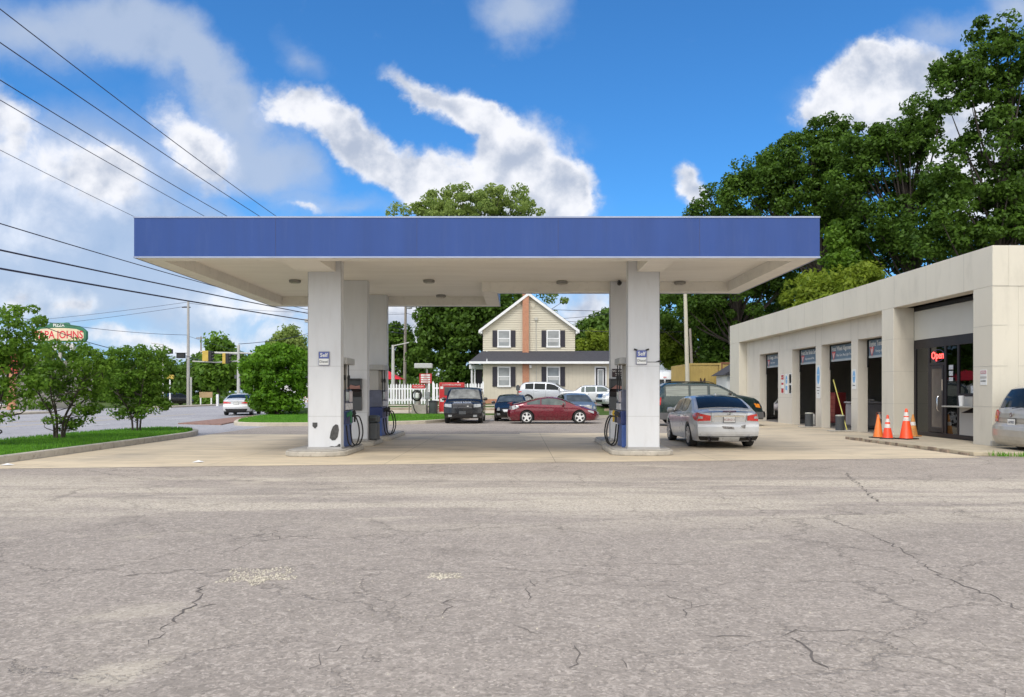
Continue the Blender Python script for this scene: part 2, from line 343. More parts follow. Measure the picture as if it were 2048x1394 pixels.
# ------------------------------------------------------------ ground
def mk_asphalt(name, base, light, warm, near=False):
    m, nt, b = newmat(name); co = coords(nt)
    big = noise(nt, co, .18, 5, .6, .4); mid = noise(nt, co, 1.1, 6, .65); fine = noise(nt, co, 55, 3, .7); agg = noise(nt, co, 21, 4, .75)
    c = mixc(nt, rng(nt, big, .32, .68), tuple(x*.88 for x in base), tuple(x*1.12 for x in base))
    c = mixc(nt, rng(nt, mid, .45, .75, 0, .55), c, light)
    # worn band with exposed aggregate, running across the lot
    y = nd(nt, 'ShaderNodeSeparateXYZ', {'Vector': co}).outputs[1]
    st = noise(nt, nd(nt, 'ShaderNodeMapping', {'Vector': co, 'Scale': (.10,.55,1)}).outputs[0], 1.6, 6, .62)
    band = math_(nt, 'MULTIPLY', rng(nt, st, .40, .56, 0, 1, True), math_(nt, 'MULTIPLY', rng(nt, y, 8.3, 10.2), rng(nt, y, 13.2, 15.2, 1, 0)))
    band2 = math_(nt, 'MULTIPLY', rng(nt, noise(nt, co, .5, 5, .6), .50, .68, 0, 1, True), rng(nt, y, 6, 3.5))
    worn = math_(nt, 'MAXIMUM', band, math_(nt, 'MULTIPLY', band2, .5)) if near else rng(nt, st, .6, .8, 0, .4)
    speck = rng(nt, agg, .47, .58)
    c = mixc(nt, math_(nt, 'MULTIPLY', worn, rng(nt, speck, 0, 1, .3, 1.0)), c, warm)
    vor = nd(nt, 'ShaderNodeTexVoronoi', {'Vector': co, 'Scale': 60.0}, feature='F1')
    sp = rng(nt, nd(nt, 'ShaderNodeSeparateColor', {0: vor.outputs['Color']}).outputs[0], .82, 1.0, 0, .55)
    c = mixc(nt, sp, c, tuple(x*1.6 for x in light))
    worm = noise(nt, co, 11, 6, .8, 1.6)
    c = mixc(nt, rng(nt, worm, .50, .64, 0, .75), c, tuple(x*1.35 for x in light)); c = mixc(nt, rng(nt, worm, .48, .34, 0, .65), c, tuple(x*.68 for x in base))
    pt = noise(nt, nd(nt, 'ShaderNodeMapping', {'Vector': co, 'Scale': (.35,.8,1)}).outputs[0], .9, 7, .62, .8)
    c = mixc(nt, rng(nt, pt, .60, .68, 0, .42), c, warm)
    dk = rng(nt, nd(nt, 'ShaderNodeSeparateColor', {0: vor.outputs['Color']}).outputs[1], .78, 1.0, 0, .5)
    c = mixc(nt, dk, c, tuple(x*.45 for x in base))
    ps = mixc(nt, .0, co, co)
    wv = nd(nt, 'ShaderNodeTexNoise', {'Vector': co, 'Scale': 1.3, 'Detail': 6.0, 'Roughness': .65}).outputs['Color']
    n2 = nt.nodes.new('ShaderNodeVectorMath'); n2.operation = 'MULTIPLY_ADD'; nt.links.new(wv, n2.inputs[0]); n2.inputs[1].default_value = (1.5,1.1,0); nt.links.new(co, n2.inputs[2])
    ve = nd(nt, 'ShaderNodeTexVoronoi', {'Vector': n2.outputs[0], 'Scale': .52}, feature='DISTANCE_TO_EDGE').outputs['Distance']
    ve2 = nd(nt, 'ShaderNodeTexVoronoi', {'Vector': n2.outputs[0], 'Scale': 1.5}, feature='DISTANCE_TO_EDGE').outputs['Distance']
    cr = math_(nt, 'MULTIPLY', rng(nt, ve, 0, .009, 1, 0), rng(nt, noise(nt, co, .45, 3), .36, .52))
    cr2 = math_(nt, 'MULTIPLY', rng(nt, ve2, 0, .012, 1, 0), rng(nt, noise(nt, co, .23, 3), .50, .58))
    crack = math_(nt, 'MAXIMUM', cr, math_(nt, 'MULTIPLY', cr2, .7))
    c = mixc(nt, math_(nt, 'MULTIPLY', crack, .42), c, (.09,.08,.072))
    oil = math_(nt, 'MULTIPLY', rng(nt, noise(nt, co, .9, 4, .5), .60, .72, 0, .35), 1.0)
    c = mixc(nt, oil, c, tuple(x*.6 for x in base))
    nt.links.new(c, b.inputs['Base Color']); b.inputs['Roughness'].default_value = .92; b.inputs['Specular IOR Level'].default_value = .25
    h = math_(nt, 'ADD', math_(nt, 'MULTIPLY', fine, .5), math_(nt, 'SUBTRACT', agg, math_(nt, 'MULTIPLY', crack, 2.0)))
    nt.links.new(bumpn(nt, h, .5, .012), b.inputs['Normal'])
    return m
asph = mk_asphalt('asphalt', (.274,.240,.210), (.345,.303,.266), (.57,.51,.41), True)
asph_back = mk_asphalt('asphalt_back', (.20,.185,.182), (.235,.22,.215), (.28,.26,.235))
road_m = mk_asphalt('road_asphalt', (.30,.295,.315), (.35,.345,.36), (.36,.35,.36))
def mk_concrete():
    m, nt, b = newmat('apron_concrete'); co = coords(nt)
    sx = nd(nt, 'ShaderNodeMapping', {'Vector': co, 'Scale': (.35,1.2,1)}).outputs[0]
    c = mixc(nt, rng(nt, noise(nt, sx, .8, 6), .3, .7), (.49,.405,.285), (.60,.505,.365))
    c = mixc(nt, rng(nt, noise(nt, sx, 2.1, 7, .6), .50, .72, 0, .55), c, (.23,.195,.16))
    c = mixc(nt, rng(nt, noise(nt, co, .45, 4), .52, .70, 0, .5), c, (.27,.235,.195))
    xy = nd(nt, 'ShaderNodeSeparateXYZ', {'Vector': co})
    def joint(v, pitch, off):
        f = math_(nt, 'FRACT', math_(nt, 'DIVIDE', math_(nt, 'ADD', v, off), pitch))
        return rng(nt, math_(nt, 'ABSOLUTE', math_(nt, 'SUBTRACT', f, .5)), 0, .012/pitch, 1, 0)
    j = math_(nt, 'MAXIMUM', joint(xy.outputs[0], 3.7, 1.0), joint(xy.outputs[1], 4.6, 2.2))
    c = mixc(nt, math_(nt, 'MULTIPLY', j, .7), c, (.08,.07,.06))
    c = mixc(nt, rng(nt, noise(nt, co, 30, 4, .7), .5, .8, 0, .3), c, (.42,.38,.31))
    nt.links.new(c, b.inputs['Base Color']); b.inputs['Roughness'].default_value = .8
    nt.links.new(bumpn(nt, math_(nt, 'SUBTRACT', noise(nt, co, 35, 4), j), .3, .01), b.inputs['Normal'])
    return m
conc = mk_concrete()
def mk_grass(name='grass', a=(.04,.12,.012), b_=(.11,.26,.02), c_=(.2,.22,.06)):
    m, nt, b = newmat(name); co = coords(nt)
    c = mixc(nt, rng(nt, noise(nt, co, 1.5, 6, .6), .3, .7), a, b_)
    c = mixc(nt, rng(nt, noise(nt, co, .6, 5, .7), .6, .8, 0, .5), c, c_)
    c = mixc(nt, rng(nt, noise(nt, co, 60, 3, .8), .45, .7, 0, .5), c, tuple(x*.5 for x in a))
    nt.links.new(c, b.inputs['Base Color']); b.inputs['Roughness'].default_value = .95; b.inputs['Specular IOR Level'].default_value = .1
    nt.links.new(bumpn(nt, noise(nt, co, 45, 4, .8), .8, .03), b.inputs['Normal']); return m
grass_m = mk_grass(); bank_g = mk_grass('bank_grass', (.045,.085,.02), (.10,.15,.04), (.24,.21,.14)); far_grass = mk_grass('far_ground', (.05,.09,.02), (.12,.15,.05), (.2,.18,.1))
struct(MB().add([(-1500,-300,-.03),(1500,-300,-.03),(1500,2500,-.03),(-1500,2500,-.03)], [(0,1,2,3)]).build('ground', far_grass))
LX0 = -13.0
struct(MB().add([(-11.3,-30,0),(60,-30,0),(60,47,0),(-11.3,47,0)], [(0,1,2,3)]).build('asphalt_lot', asph))
struct(MB().add([(-34,-60,-.006),(-11.3,-60,-.006),(-11.3,30,-.006),(-11.3,47,-.006),(-16.5,60,-.006),(-16.5,320,-.006),(-34,320,-.006)], [range(7)]).build('road', road_m))
struct(MB().add([(-400,58,-.012),(-34,58,-.012),(-34,74,-.012),(-400,74,-.012)], [(0,1,2,3)]).build('side_road', road_m))
# concrete forecourt: front edge slants a little
ap = [(-11.1,15.55),(9.9,18.15),(10.95,18.3),(10.8,25.6),(13.24,25.6),(13.24,46.6),(9.5,46.6),(7.2,29.2),(.1,29.2),(.1,28.5),(-11.15,28.2)]
struct(MB().add([(x,y,.004) for x,y in ap], [range(len(ap))]).build('concrete_apron', conc))
def paving_strip(name, pts, mat, z): return struct(MB().add([(x,y,z) for x,y in pts], [range(len(pts))]).build(name, mat))
lane_white = simple('lane_paint', (.6,.6,.58), .7, dirt=.5, dirtcol=(.2,.2,.2), scale=4)
lane_yellow = simple('lane_paint_yellow', (.55,.38,.06), .7, dirt=.5, dirtcol=(.2,.2,.2), scale=4)
mk = MB()
for k in range(26):
    for X in (-20.0, -28.6): mk.add([(X,8+k*9,-.002),(X+.12,8+k*9,-.002),(X+.12,11+k*9,-.002),(X,11+k*9,-.002)], [(0,1,2,3)])
struct(mk.build('lane_markings', lane_white))
mk = MB()
for X in (-22.9,-25.6): mk.add([(X,0,-.002),(X+.12,0,-.002),(X+.12,55,-.002),(X,55,-.002)], [(0,1,2,3)])
struct(mk.build('centre_line', lane_yellow))
# far pavement and kerb of the road
walk_m = simple('sidewalk_concrete', (.42,.37,.29), .9, var=.12, scale=1.0, bump=.2, dirt=.3)
struct(MB().box(-34.2,-34,-60,57,-.03,.13).box(-34.2,-34,75,300,-.03,.13).box(-36,-34.2,-60,57,-.03,.125).box(-36,-34.2,75,300,-.03,.125).build('far_sidewalk', walk_m))

# kerbed islands on the road side
def smooth_poly(pts, n=4):
    out = []; k = len(pts)
    for i in range(k):
        p0, p1, p2, p3 = [Vector(pts[(i+j-1) % k]) for j in range(4)]
        for q in range(n):
            t = q/n; out.append(tuple(.5*((2*p1) + (-p0+p2)*t + (2*p0-5*p1+4*p2-p3)*t*t + (-p0+3*p1-3*p2+p3)*t**3)))
    return out
def inset(poly, d):
    k = len(poly); out = []
    for i in range(k):
        a, b, c = Vector(poly[i-1]), Vector(poly[i]), Vector(poly[(i+1)%k])
        n1 = Vector((-(b-a).y, (b-a).x)).normalized(); n2 = Vector((-(c-b).y, (c-b).x)).normalized()
        n = (n1+n2).normalized(); out.append(tuple(b + n*d/max(.5, n.dot(n1))))
    return out
def island(poly, kw, h, matk, matg, rise):
    inn = inset(poly, kw)
    mb = MB(); k = len(poly)
    v = [(x,y,-.02) for x,y in poly] + [(x,y,h) for x,y in poly] + [(x,y,h) for x,y in inn] + [(x,y,h-.06) for x,y in inn]
    mb.add(v, [(i,(i+1)%k,k+(i+1)%k,k+i) for i in range(k)] + [(k+i,k+(i+1)%k,2*k+(i+1)%k,2*k+i) for i in range(k)] + [(2*k+i,2*k+(i+1)%k,3*k+(i+1)%k,3*k+i) for i in range(k)])
    struct(mb.build('kerb', matk, bev=.025))
    g = MB(); in2 = inset(poly, kw+.35); c = Vector((sum(p[0] for p in inn)/k, sum(p[1] for p in inn)/k))
    v = [(x,y,h-.015) for x,y in inn] + [(x,y,h+rise*.7) for x,y in in2]
    g.add(v, [(i,(i+1)%k,k+(i+1)%k,k+i) for i in range(k)] + [list(range(k,2*k))])
    struct(g.build('lawn', matg, smooth=60)); return inn
isl1 = smooth_poly([(-11.0,4),(-11.1,12),(-11.15,20),(-11.2,25),(-11.35,27.3),(-12.1,29.2),(-13.4,30.0),(-14.4,29.0),(-14.9,26),(-14.9,18),(-15,10),(-15,4)], 3)
in1 = island(isl1, .17, .17, M['concrete_k'], grass_m, .06)
isl2 = smooth_poly([(-9.4,35.4),(-4.5,38),(-2.8,44.5),(-4,47.3),(-9.5,50.5),(-14.8,62),(-16.1,61),(-15.9,52),(-15.0,43),(-13.9,38.2),(-12.6,35.6)], 3)
in2_ = island(isl2, .17, .16, simple('pale_kerb', (.48,.43,.34), .9, var=.1, scale=3, bump=.3), grass_m, .06)
brickpave = simple('brick_paving', (.24,.14,.11), .9, var=.25, scale=5, bump=.3)
struct(MB().prism([(-16.4,37.5),(-13.9,36.4),(-14.9,42.5),(-16.6,50),(-17.1,50)], -.01, .05).build('brick_corner', brickpave))
# blades of grass
def blades(name, poly, n, h, mat, z=.19, seed=1):
    rs = np.random.RandomState(seed); P = np.array(poly); lo, hi = P.min(0), P.max(0)
    q = rs.uniform(lo, hi, (n*3, 2)); ins = np.zeros(len(q), bool); j = len(P)-1
    for i in range(len(P)):
        cnd = ((P[i,1] > q[:,1]) != (P[j,1] > q[:,1])) & (q[:,0] < (P[j,0]-P[i,0])*(q[:,1]-P[i,1])/(P[j,1]-P[i,1]+1e-9)+P[i,0])
        ins ^= cnd; j = i
    q = q[ins][:n]; n = len(q); a = rs.uniform(0, 6.28, n); w = .012; hh = h*rs.uniform(.5,1.2,n)
    d = np.stack([np.cos(a), np.sin(a)], 1)*w; ln = rs.normal(0, .03, (n,2))
    v = np.zeros((n,3,3)); v[:,0,:2] = q-d; v[:,1,:2] = q+d; v[:,2,:2] = q+ln; v[:,:2,2] = z-.03; v[:,2,2] = z+hh
    me = bpy.data.meshes.new(name); me.from_pydata(v.reshape(-1,3).tolist(), [], np.arange(n*3).reshape(-1,3).tolist()); me.materials.append(mat)
    o = bpy.data.objects.new(name, me); COL.objects.link(o); return o
blade_m = leafmat('blade', (.05,.15,.012), (.14,.33,.03), .3)
tag(blades('grass', inset(isl1, .2), 26000, .07, blade_m, .2), 'short green grass on the long roadside island', 'grass', kind='stuff')
tag(blades('grass', inset(isl2, .2), 22000, .07, blade_m, .19, 2), 'short green grass on the island under the round bush', 'grass', kind='stuff')
# bank and raised ground behind the lot
gz = MB(); prof = [(46.35,.0),(46.36,.15),(46.52,.15),(46.54,.13),(48,.22),(50.2,.58),(51,.62),(140,.62)]
xs = [-22,-16.5,-15,-12,0,20,60,200]; fac = [0,.15,.7,1,1,1,1,1]
gz.grid([[(x, y, max(z*f, -.025)) for y, z in prof] for x, f in zip(xs[2:], fac[2:])])
struct(gz.build('bank', bank_g, smooth=30))
struct(MB().grid([[(x, 46.30, -.01),(x,46.30,.16),(x,46.50,.16)] for x in (-9.6, 60)]).build('kerb', M['concrete_k']))
struct(MB().add([(1.0,50.7,.628),(60,50.7,.628),(60,63,.628),(-2,63,.628),(-2.0,58,.628)], [range(5)]).build('back_lot', asph_back))
struct(MB().add([(-9.6,51.3,.628),(-1.5,51.3,.628),(-1.5,55.6,.628),(-9.6,55.6,.628)], [range(4)]).build('footpath', walk_m))
bp = [(48.0,.235),(49.6,.492),(50.0,.556)]
struct(MB().grid([[(x,y,z) for y,z in bp] for x in (-9.6,-5,-1)]).build('bank_paving', walk_m))
# timber landscape ties on the bank
for i,(x0,x1,y,z) in enumerate([(-9.3,-6.0,49.2,.42),(-5.6,-3.6,49.3,.42),(-2.4,-.9,49.0,.42),(-.6,1.6,49.1,.42),(5.5,8.5,48.8,.4)]):
    o = MB().box(x0,x1,y,y+.18,z-.12,z+.1).build('landscape_timber', simple('old_timber', (.28,.22,.16), .9, var=.25, bump=.4), bev=.01)
    tag(o, ['weathered timber tie on the bank left of the vacuum','weathered timber tie on the bank beside the red bin','short timber tie on the bank behind the dark utility vehicle','timber tie on the bank left of the small black sedan','timber tie on the bank right of the red coupe'][i], 'timber', 'timber ties along the grass bank')
# cracks in the asphalt as thin dark fissures
random.seed(5)
def crack(pts_px, w=.018, jag=.045):
    P = [Vector(((px-CX)*2402.5/(py-CY)/F, 2402.5/(py-CY))) for px, py in pts_px]
    out = []
    for a, b in zip(P, P[1:]):
        n = max(2, int((b-a).length/.07))
        out += [a.lerp(b, i/n) + Vector((random.uniform(-jag,jag), random.uniform(-jag,jag))) for i in range(n)]
    out.append(P[-1]); mb = MB(); rows = []
    for i, p in enumerate(out):
        d = (out[min(i+1,len(out)-1)] - out[max(0,i-1)]).normalized(); nrm = Vector((-d.y,d.x))
        ww = w*.6*random.uniform(.1,1.25)*(1 if 0 < i < len(out)-1 else .1)
        rows.append([(p.x+nrm.x*ww/2, p.y+nrm.y*ww/2, .003), (p.x-nrm.x*ww/2, p.y-nrm.y*ww/2, .003)])
    return mb.grid(rows)
ck = MB()
for pts, w in [([(450,1085),(560,1078),(640,1068)],.015),([(345,1245),(385,1215),(392,1195),(415,1170)],.028),([(290,1290),(345,1245)],.014),([(395,1215),(460,1205)],.02),
  ([(555,1078),(545,1060)],.02),([(440,1110),(500,1085),(552,1078)],.012),([(230,1155),(285,1148)],.03),([(285,1148),(420,1138),(620,1135),(830,1143),(1020,1145)],.01),([(615,1345),(650,1310),(720,1280)],.013),
  ([(875,1232),(893,1215),(905,1188)],.022),([(1690,945),(1740,990),(1760,1005)],.05),([(1650,1035),(1780,1085),(1860,1140),(1960,1185),(2060,1225)],.024),
  ([(1330,1188),(1370,1200),(1380,1215),(1370,1235)],.016),([(1370,1212),(1480,1212)],.011),([(1380,1262),(1425,1272),(1510,1275)],.014),([(1570,1275),(1620,1300),(1660,1350)],.022),([(1570,1272),(1590,1262),(1780,1265),(1850,1300)],.014),
  ([(1060,1160),(1062,1185),(1068,1205)],.018),([(1140,1290),(1165,1318),(1130,1338)],.012),([(1230,1315),(1255,1340)],.012),([(1020,1245),(1085,1270)],.01),([(1985,1370),(2010,1394)],.02),
  ([(170,940),(260,955),(360,963),(520,962)],.03),([(100,1110),(260,1080),(330,1062)],.01),([(700,1235),(780,1200),(850,1180)],.008),([(0,1170),(120,1150)],.01),([(1100,1130),(1290,1128),(1440,1130)],.01),([(1480,1145),(1800,1138),(2048,1124)],.01),([(1830,1090),(2048,1083)],.009),
  ([(570,1063),(440,1082),(130,1078)],.01)]:
    c = crack(pts, w); ck.add(c.v, c.f)
struct(ck.build('asphalt_cracks', simple('crack_fill', (.115,.10,.09), .95)))
# broken patches where stones show
def stones(name, px, py, rx, ry, n, seed, mat, lab):
    rs = random.Random(seed); Y = 2402.5/(py-CY); X = WX(px, Y); a = rx*Y/F; b_ = abs(2402.5/(py-ry-CY)-2402.5/(py+ry-CY))/2
    mb = MB()
    for _ in range(n):
        t = rs.uniform(0,6.28); r = rs.random()**.6*(.62+.38*math.sin(3*t+seed)*math.cos(2*t+1.3)); x = X+a*r*math.cos(t); y = Y+b_*r*math.sin(t); s = rs.uniform(.004,.014)*(.7 if n == 260 and seed == 3 else 1)
        q = [Vector((rs.uniform(-1,1), rs.uniform(-1,1), rs.uniform(-.5,.6)))*s for _ in range(6)]
        v = [(x+s*math.cos(k*1.57+t)*rs.uniform(.6,1.2), y+s*math.sin(k*1.57+t)*rs.uniform(.6,1.2), .001) for k in range(4)] + [(x+q[0].x*.3, y+q[0].y*.3, s*.9)]
        mb.add(v, [(0,1,4),(1,2,4),(2,3,4),(3,0,4)])
    o = mb.build(name, mat); tag(o, lab, 'gravel', kind='stuff')
peb = simple('pebble', (.40,.365,.30), .9, var=.6, scale=40)
stones('gravel', 520, 1155, 110, 26, 620, 1, peb, 'pale stones showing in the broken patch of asphalt')
stones('gravel', 885, 1153, 52, 10, 200, 2, peb, 'pale stones in the smaller broken patch of asphalt')
stones('gravel', 1000, 1200, 1300, 240, 260, 3, peb, 'loose grit scattered over the asphalt')
# small litter
for i,(px,py,l) in enumerate([(396,925,'white scrap of litter on the concrete left of the pumps'),(14,931,'white litter in the gutter at the left kerb'),(984,841,'white litter beside the dark utility vehicle')]):
    Y = 2402.5/(py-CY); x = WX(px,Y)
    o = MB().add([(x-.12,Y-.05,.008),(x+.1,Y-.08,.02),(x+.13,Y+.06,.008),(x+.0,Y+.03,.05),(x-.1,Y+.08,.01)], [(0,1,3),(1,2,3),(3,2,4),(0,3,4)]).build('litter', M['white'])
    tag(o, l, 'litter')

# ------------------------------------------------------------ canopy
can = thing('gas_canopy', 'long flat fuel station canopy with a blue fascia on white square columns', 'canopy', (0,17,0))
P = [(-8.4,0),(6.64,0),(6.64,6.2),(-.58,6.2),(-.58,9.7),(-8.4,9.7)]
Q = [(-7.95,.45),(6.19,.45),(6.19,5.75),(-1.03,5.75),(-1.03,9.25),(-7.95,9.25)]
Z0, Z1, ZS = 4.5, 5.39, 4.78
mb = MB(); n = 6
mb.add([(x,y,Z0) for x,y in P]+[(x,y,Z1) for x,y in P], [(i,(i+1)%n,n+(i+1)%n,n+i) for i in range(n)])
mb.add([(x,y,Z1-.004) for x,y in P], [range(n)])
mb.build('fascia', M['blue_fascia'], can)
mb = MB().add([(x,y,Z0) for x,y in P]+[(x,y,Z0) for x,y in Q]+[(x,y,ZS+.002) for x,y in Q], [(i,(i+1)%n,n+(i+1)%n,n+i) for i in range(n)]+[(n+i,n+(i+1)%n,2*n+(i+1)%n,2*n+i) for i in range(n)])
mb.build('soffit_lip', simple('lip_panel', (.74,.71,.65), .6, var=.04, dirt=.15), can)
def mk_boards():
    m, nt, b = newmat('soffit_boards'); co = coords(nt)
    sepc = nd(nt, 'ShaderNodeSeparateXYZ', {'Vector': co})
    f = math_(nt, 'FRACT', math_(nt, 'DIVIDE', sepc.outputs[1], .2)); g = rng(nt, math_(nt, 'ABSOLUTE', math_(nt, 'SUBTRACT', f, .5)), 0, .05, 1, 0)
    c = mixc(nt, rng(nt, noise(nt, nd(nt,'ShaderNodeMapping',{'Vector':co,'Scale':(.4,1.6,1)}).outputs[0], 1.4, 6), .3, .7), (.72,.685,.62), (.80,.765,.70))
    c = mixc(nt, math_(nt, 'MULTIPLY', g, .35), c, (.25,.23,.2)); nt.links.new(c, b.inputs['Base Color']); b.inputs['Roughness'].default_value = .6
    nt.links.new(bumpn(nt, math_(nt, 'SUBTRACT', 1.0, g), .4, .01), b.inputs['Normal']); return m
MB().add([(x,y,ZS) for x,y in Q], [range(n)]).build('soffit', mk_boards(), can)
mb = MB(); E = .03
for (a, b) in zip(P, P[1:]+P[:1]):
    x0,x1 = sorted((a[0],b[0])); y0,y1 = sorted((a[1],b[1]))
    for z in (Z0-.01, Z1-.02):
        mb.box(x0-E,x1+E,y0-E,y1+E,z,z+.035) if False else mb.obox(((x0+x1)/2,(y0+y1)/2,z+.017), ((x1-x0)/2+.012,0,0), (0,(y1-y0)/2+.012,0), (0,0,.017))
mb.build('edge_trim', simple('fascia_trim', (.30,.34,.46), .4, metal=.4), can)
for X in [-5.3,-2.2,.9,4.0]: MB().box(X,X+.008,-.004,.02,Z0+.03,Z1-.03).build('fascia_seam', simple('fascia_seam', (.035,.05,.14), .6), can)
def column(x0, x1, Yf, side, dpt=.30, z0=.15):
    y0 = Yf-17; o = MB().box(x0,x1,y0,y0+dpt,z0,ZS-.002).build('column', M['white_panel'], can, bev=.012)
    s = MB()
    for z in (.95, 2.18): s.box(x0-.002,x1+.002,y0-.003,y0+dpt+.002,z,z+.008)
    s.box(x0-.004, x0+.006, y0-.004, y0+.01, z0, ZS-.01); s.box(x1-.006, x1+.004, y0-.004, y0+.01, z0, ZS-.01)
    s.build('seam', simple('seam_grey', (.36,.36,.36), .6), o)
    MB().box(x0-.015,x1+.015,y0-.02,y0+dpt+.015,z0,z0+.05).build('base_trim', simple('base_trim', (.35,.34,.33), .5), o)
    return o
for Yf in (19.03, 22.4, 26.1-.35): column(-5.13,-4.32,Yf,1)
for Yf in (19.03, 22.6): column(2.72,3.50,Yf,-1)
for x0, x1 in ((-5.35,-4.45),(2.95,3.55)):
    MB().box(x0,x1,.452,2.03-.002,4.5,ZS-.003).build('box_beam', M['soffit'], can, bev=.01)
for px, py in ((590,560),(858,560),(1124,562),(1360,563),(882,590)):
    Y = F*(ZS-HC)/(CY-py); X = WX(px,Y)
    l = MB().lathe([(.16,-.075),(.17,-.02),(.15,0)], 20, (X,Y-17,ZS)).build('downlight', simple('light_ring', (.25,.24,.22), .5, metal=.3), can, smooth=40)
    MB().lathe([(.12,-.09),(.13,-.076)], 16, (X,Y-17,ZS)).build('lens', simple('light_lens', (.3,.28,.25), .3), l)
cm = thing('security_camera', 'small dark security camera under the canopy at the rear right column', 'camera', (2.95,22.35,4.70))
MB().box(-.03,.03,-.02,.2,0,.07).build('bracket', M['dark_metal'], cm); MB().lathe([(.05,-.16),(.06,-.12),(.06,.02),(.03,.04)], 12, (0,0,-.02), 'y').build('housing', M['black'], cm, smooth=40)
# peeled paint marks at the foot of the left column
for pts in ([(-4.60,.42),(-4.54,.36),(-4.46,.37),(-4.40,.45),(-4.37,.62),(-4.39,.74),(-4.45,.76),(-4.52,.70),(-4.57,.58)],
            [(-5.02,.80),(-4.90,.80),(-4.90,.71),(-4.96,.65),(-5.02,.71)],
            [(-4.62,.205),(-4.55,.225),(-4.48,.215),(-4.42,.23),(-4.37,.28),(-4.335,.27),(-4.335,.205)]):
    MB().add([(x,19.022-17,z) for x,z in pts], [range(len(pts))]).build('peeled_patch', simple('bare_metal_patch', (.05,.05,.05), .6, var=.5, scale=14), can)

# pump islands
def pump_island(x0, x1, y0, y1, label, rf=.6, rb=.25):
    pts = []
    for (cx,cy,a0,rx,ry) in ((x1-rf*.7,y0+rf*.5,-90,rf*.7,rf*.5),(x1-rb,y1-rb,0,rb,rb),(x0+rb,y1-rb,90,rb,rb),(x0+rf*.7,y0+rf*.5,180,rf*.7,rf*.5)):
        for k in range(6): t = R(a0+18*k); pts.append((cx+rx*math.cos(t), cy+ry*math.sin(t)))
    o = thing('pump_island', label, 'kerb island', ((x0+x1)/2,(y0+y1)/2,0), 0, 'raised concrete islands under the pumps')
    pts = [(a-(x0+x1)/2, b-(y0+y1)/2) for a,b in pts]
    MB().prism(pts, 0, .13).build('slab', M['concrete_k'], o, bev=.03)
    inn = inset(pts, .05); MB().prism(inn, .131, .15).build('top_coat', simple('island_top', (.34,.32,.29), .9, var=.2, scale=5, dirt=.4), o, bev=.01)
    return o
pump_island(-5.62,-4.12,18.4,21.1,'raised concrete island under the front left pump',.9)
pump_island(-5.35,-4.10,21.9,23.9,'raised concrete island under the middle left column')
pump_island(-5.35,-4.05,24.6,28.3,'raised concrete island under the rear left pump')
pump_island(2.30,3.85,18.7,21.3,'raised concrete island under the front right column',.9)
pump_island(2.42,3.75,22.1,24.4,'raised concrete island under the rear right column')

# fuel pumps: local x = outward (towards the drive lane), y = along the island
paperm = simple('price_card', (.55,.50,.52), .5, var=.35, scale=14)
def make_pump(label, nozzle_mat):
    t = thing('fuel_pump', label, 'fuel pump', (0,0,0), 0, 'fuel pumps between the canopy columns')
    MB().box(-.30,.27,-.45,.45,0,.58).build('base_cabinet', M['blue'], t, bev=.015)
    MB().box(-.31,.30,-.47,.47,.582,.92).build('nozzle_housing', M['navy'], t, bev=.02)
    MB().prismy([(-.29,.922),(.29,.922),(.27,1.46),(-.27,1.46)], -.46, .46).build('head', simple('pump_head', (.10,.11,.16), .4, var=.25, scale=5), t, bev=.02)
    s = MB().box(.286,.300,-.36,-.02,1.18,1.40).build('display', simple('pump_display', (.34,.38,.36), .15), t)
    MB().box(.286,.302,.04,.40,1.15,1.42).build('price_card', paperm, t)
    MB().box(.290,.306,-.40,.40,.95,1.11).build('grade_panel', simple('grade_panel', (.60,.60,.62), .4, var=.4, scale=11), t)
    for y in (-.44,.36): MB().box(-.22,.16,y,y+.08,1.462,2.10).build('support_post', M['grey_panel'], t, bev=.01)
    MB().box(-.20,.12,-.355,.355,1.462,2.08).build('back_panel', simple('beige_panel', (.40,.36,.29), .5), t)
    MB().box(-.34,.34,-.50,.50,2.102,2.27).build('header', simple('pump_header', (.38,.38,.37), .5), t, bev=.015)
    for y in (-.24, .2):
        nz = MB().obox((.35,y,.84), (.075,0,.045), (0,.03,0), (-.02,0,.05)).obox((.40,y,.72), (.025,0,0), (0,.022,0), (0,0,.10)).build('nozzle', nozzle_mat if y < 0 else M['black'], t, bev=.012)
        pts = [(.42,y,.66)]+[(.42+.20*math.sin(math.pi*k/14)**.8, y-.02*k/14, .70-.62*math.sin(math.pi*k/14*.62)+.0) for k in range(1,12)]
        pts = [(.42,y,.78),(.52,y-.02,.76),(.60,y-.04,.55),(.62,y-.06,.30),(.55,y-.08,.08),(.44,y-.10,.03),(.36,y-.12,.12),(.33,y-.13,.34),(.31,y-.13,.56)]
        MB().tube(smooth_line(pts), .019, 8).build('hose', M['rubber'], t, smooth=60)
        MB().tube([(.28,y-.15,1.0),(.285,y-.15,1.5),(.27,y-.15,2.1)], .016, 8).lathe([(.03,1.70),(.038,1.76),(.03,1.83)], 10, (.278,y-.15,0)).build('riser_hose', M['black'], t, smooth=60)
    return t
def smooth_line(pts, n=5):
    P = [Vector(p) for p in pts]; out = []
    for i in range(len(P)-1):
        p0, p1, p2, p3 = P[max(i-1,0)], P[i], P[i+1], P[min(i+2,len(P)-1)]
        for q in range(n):
            t = q/n; out.append(.5*((2*p1)+(-p0+p2)*t+(2*p0-5*p1+4*p2-p3)*t*t+(-p0+3*p1-3*p2+p3)*t**3))
    return out+[P[-1]]
green_noz = simple('green_nozzle', (.015,.12,.05), .4)
yel_noz = simple('yellow_nozzle', (.65,.42,.03), .4)
p1 = make_pump('blue fuel pump with green nozzle behind the front left column', green_noz); p1.location = (-4.62,19.95,.15)
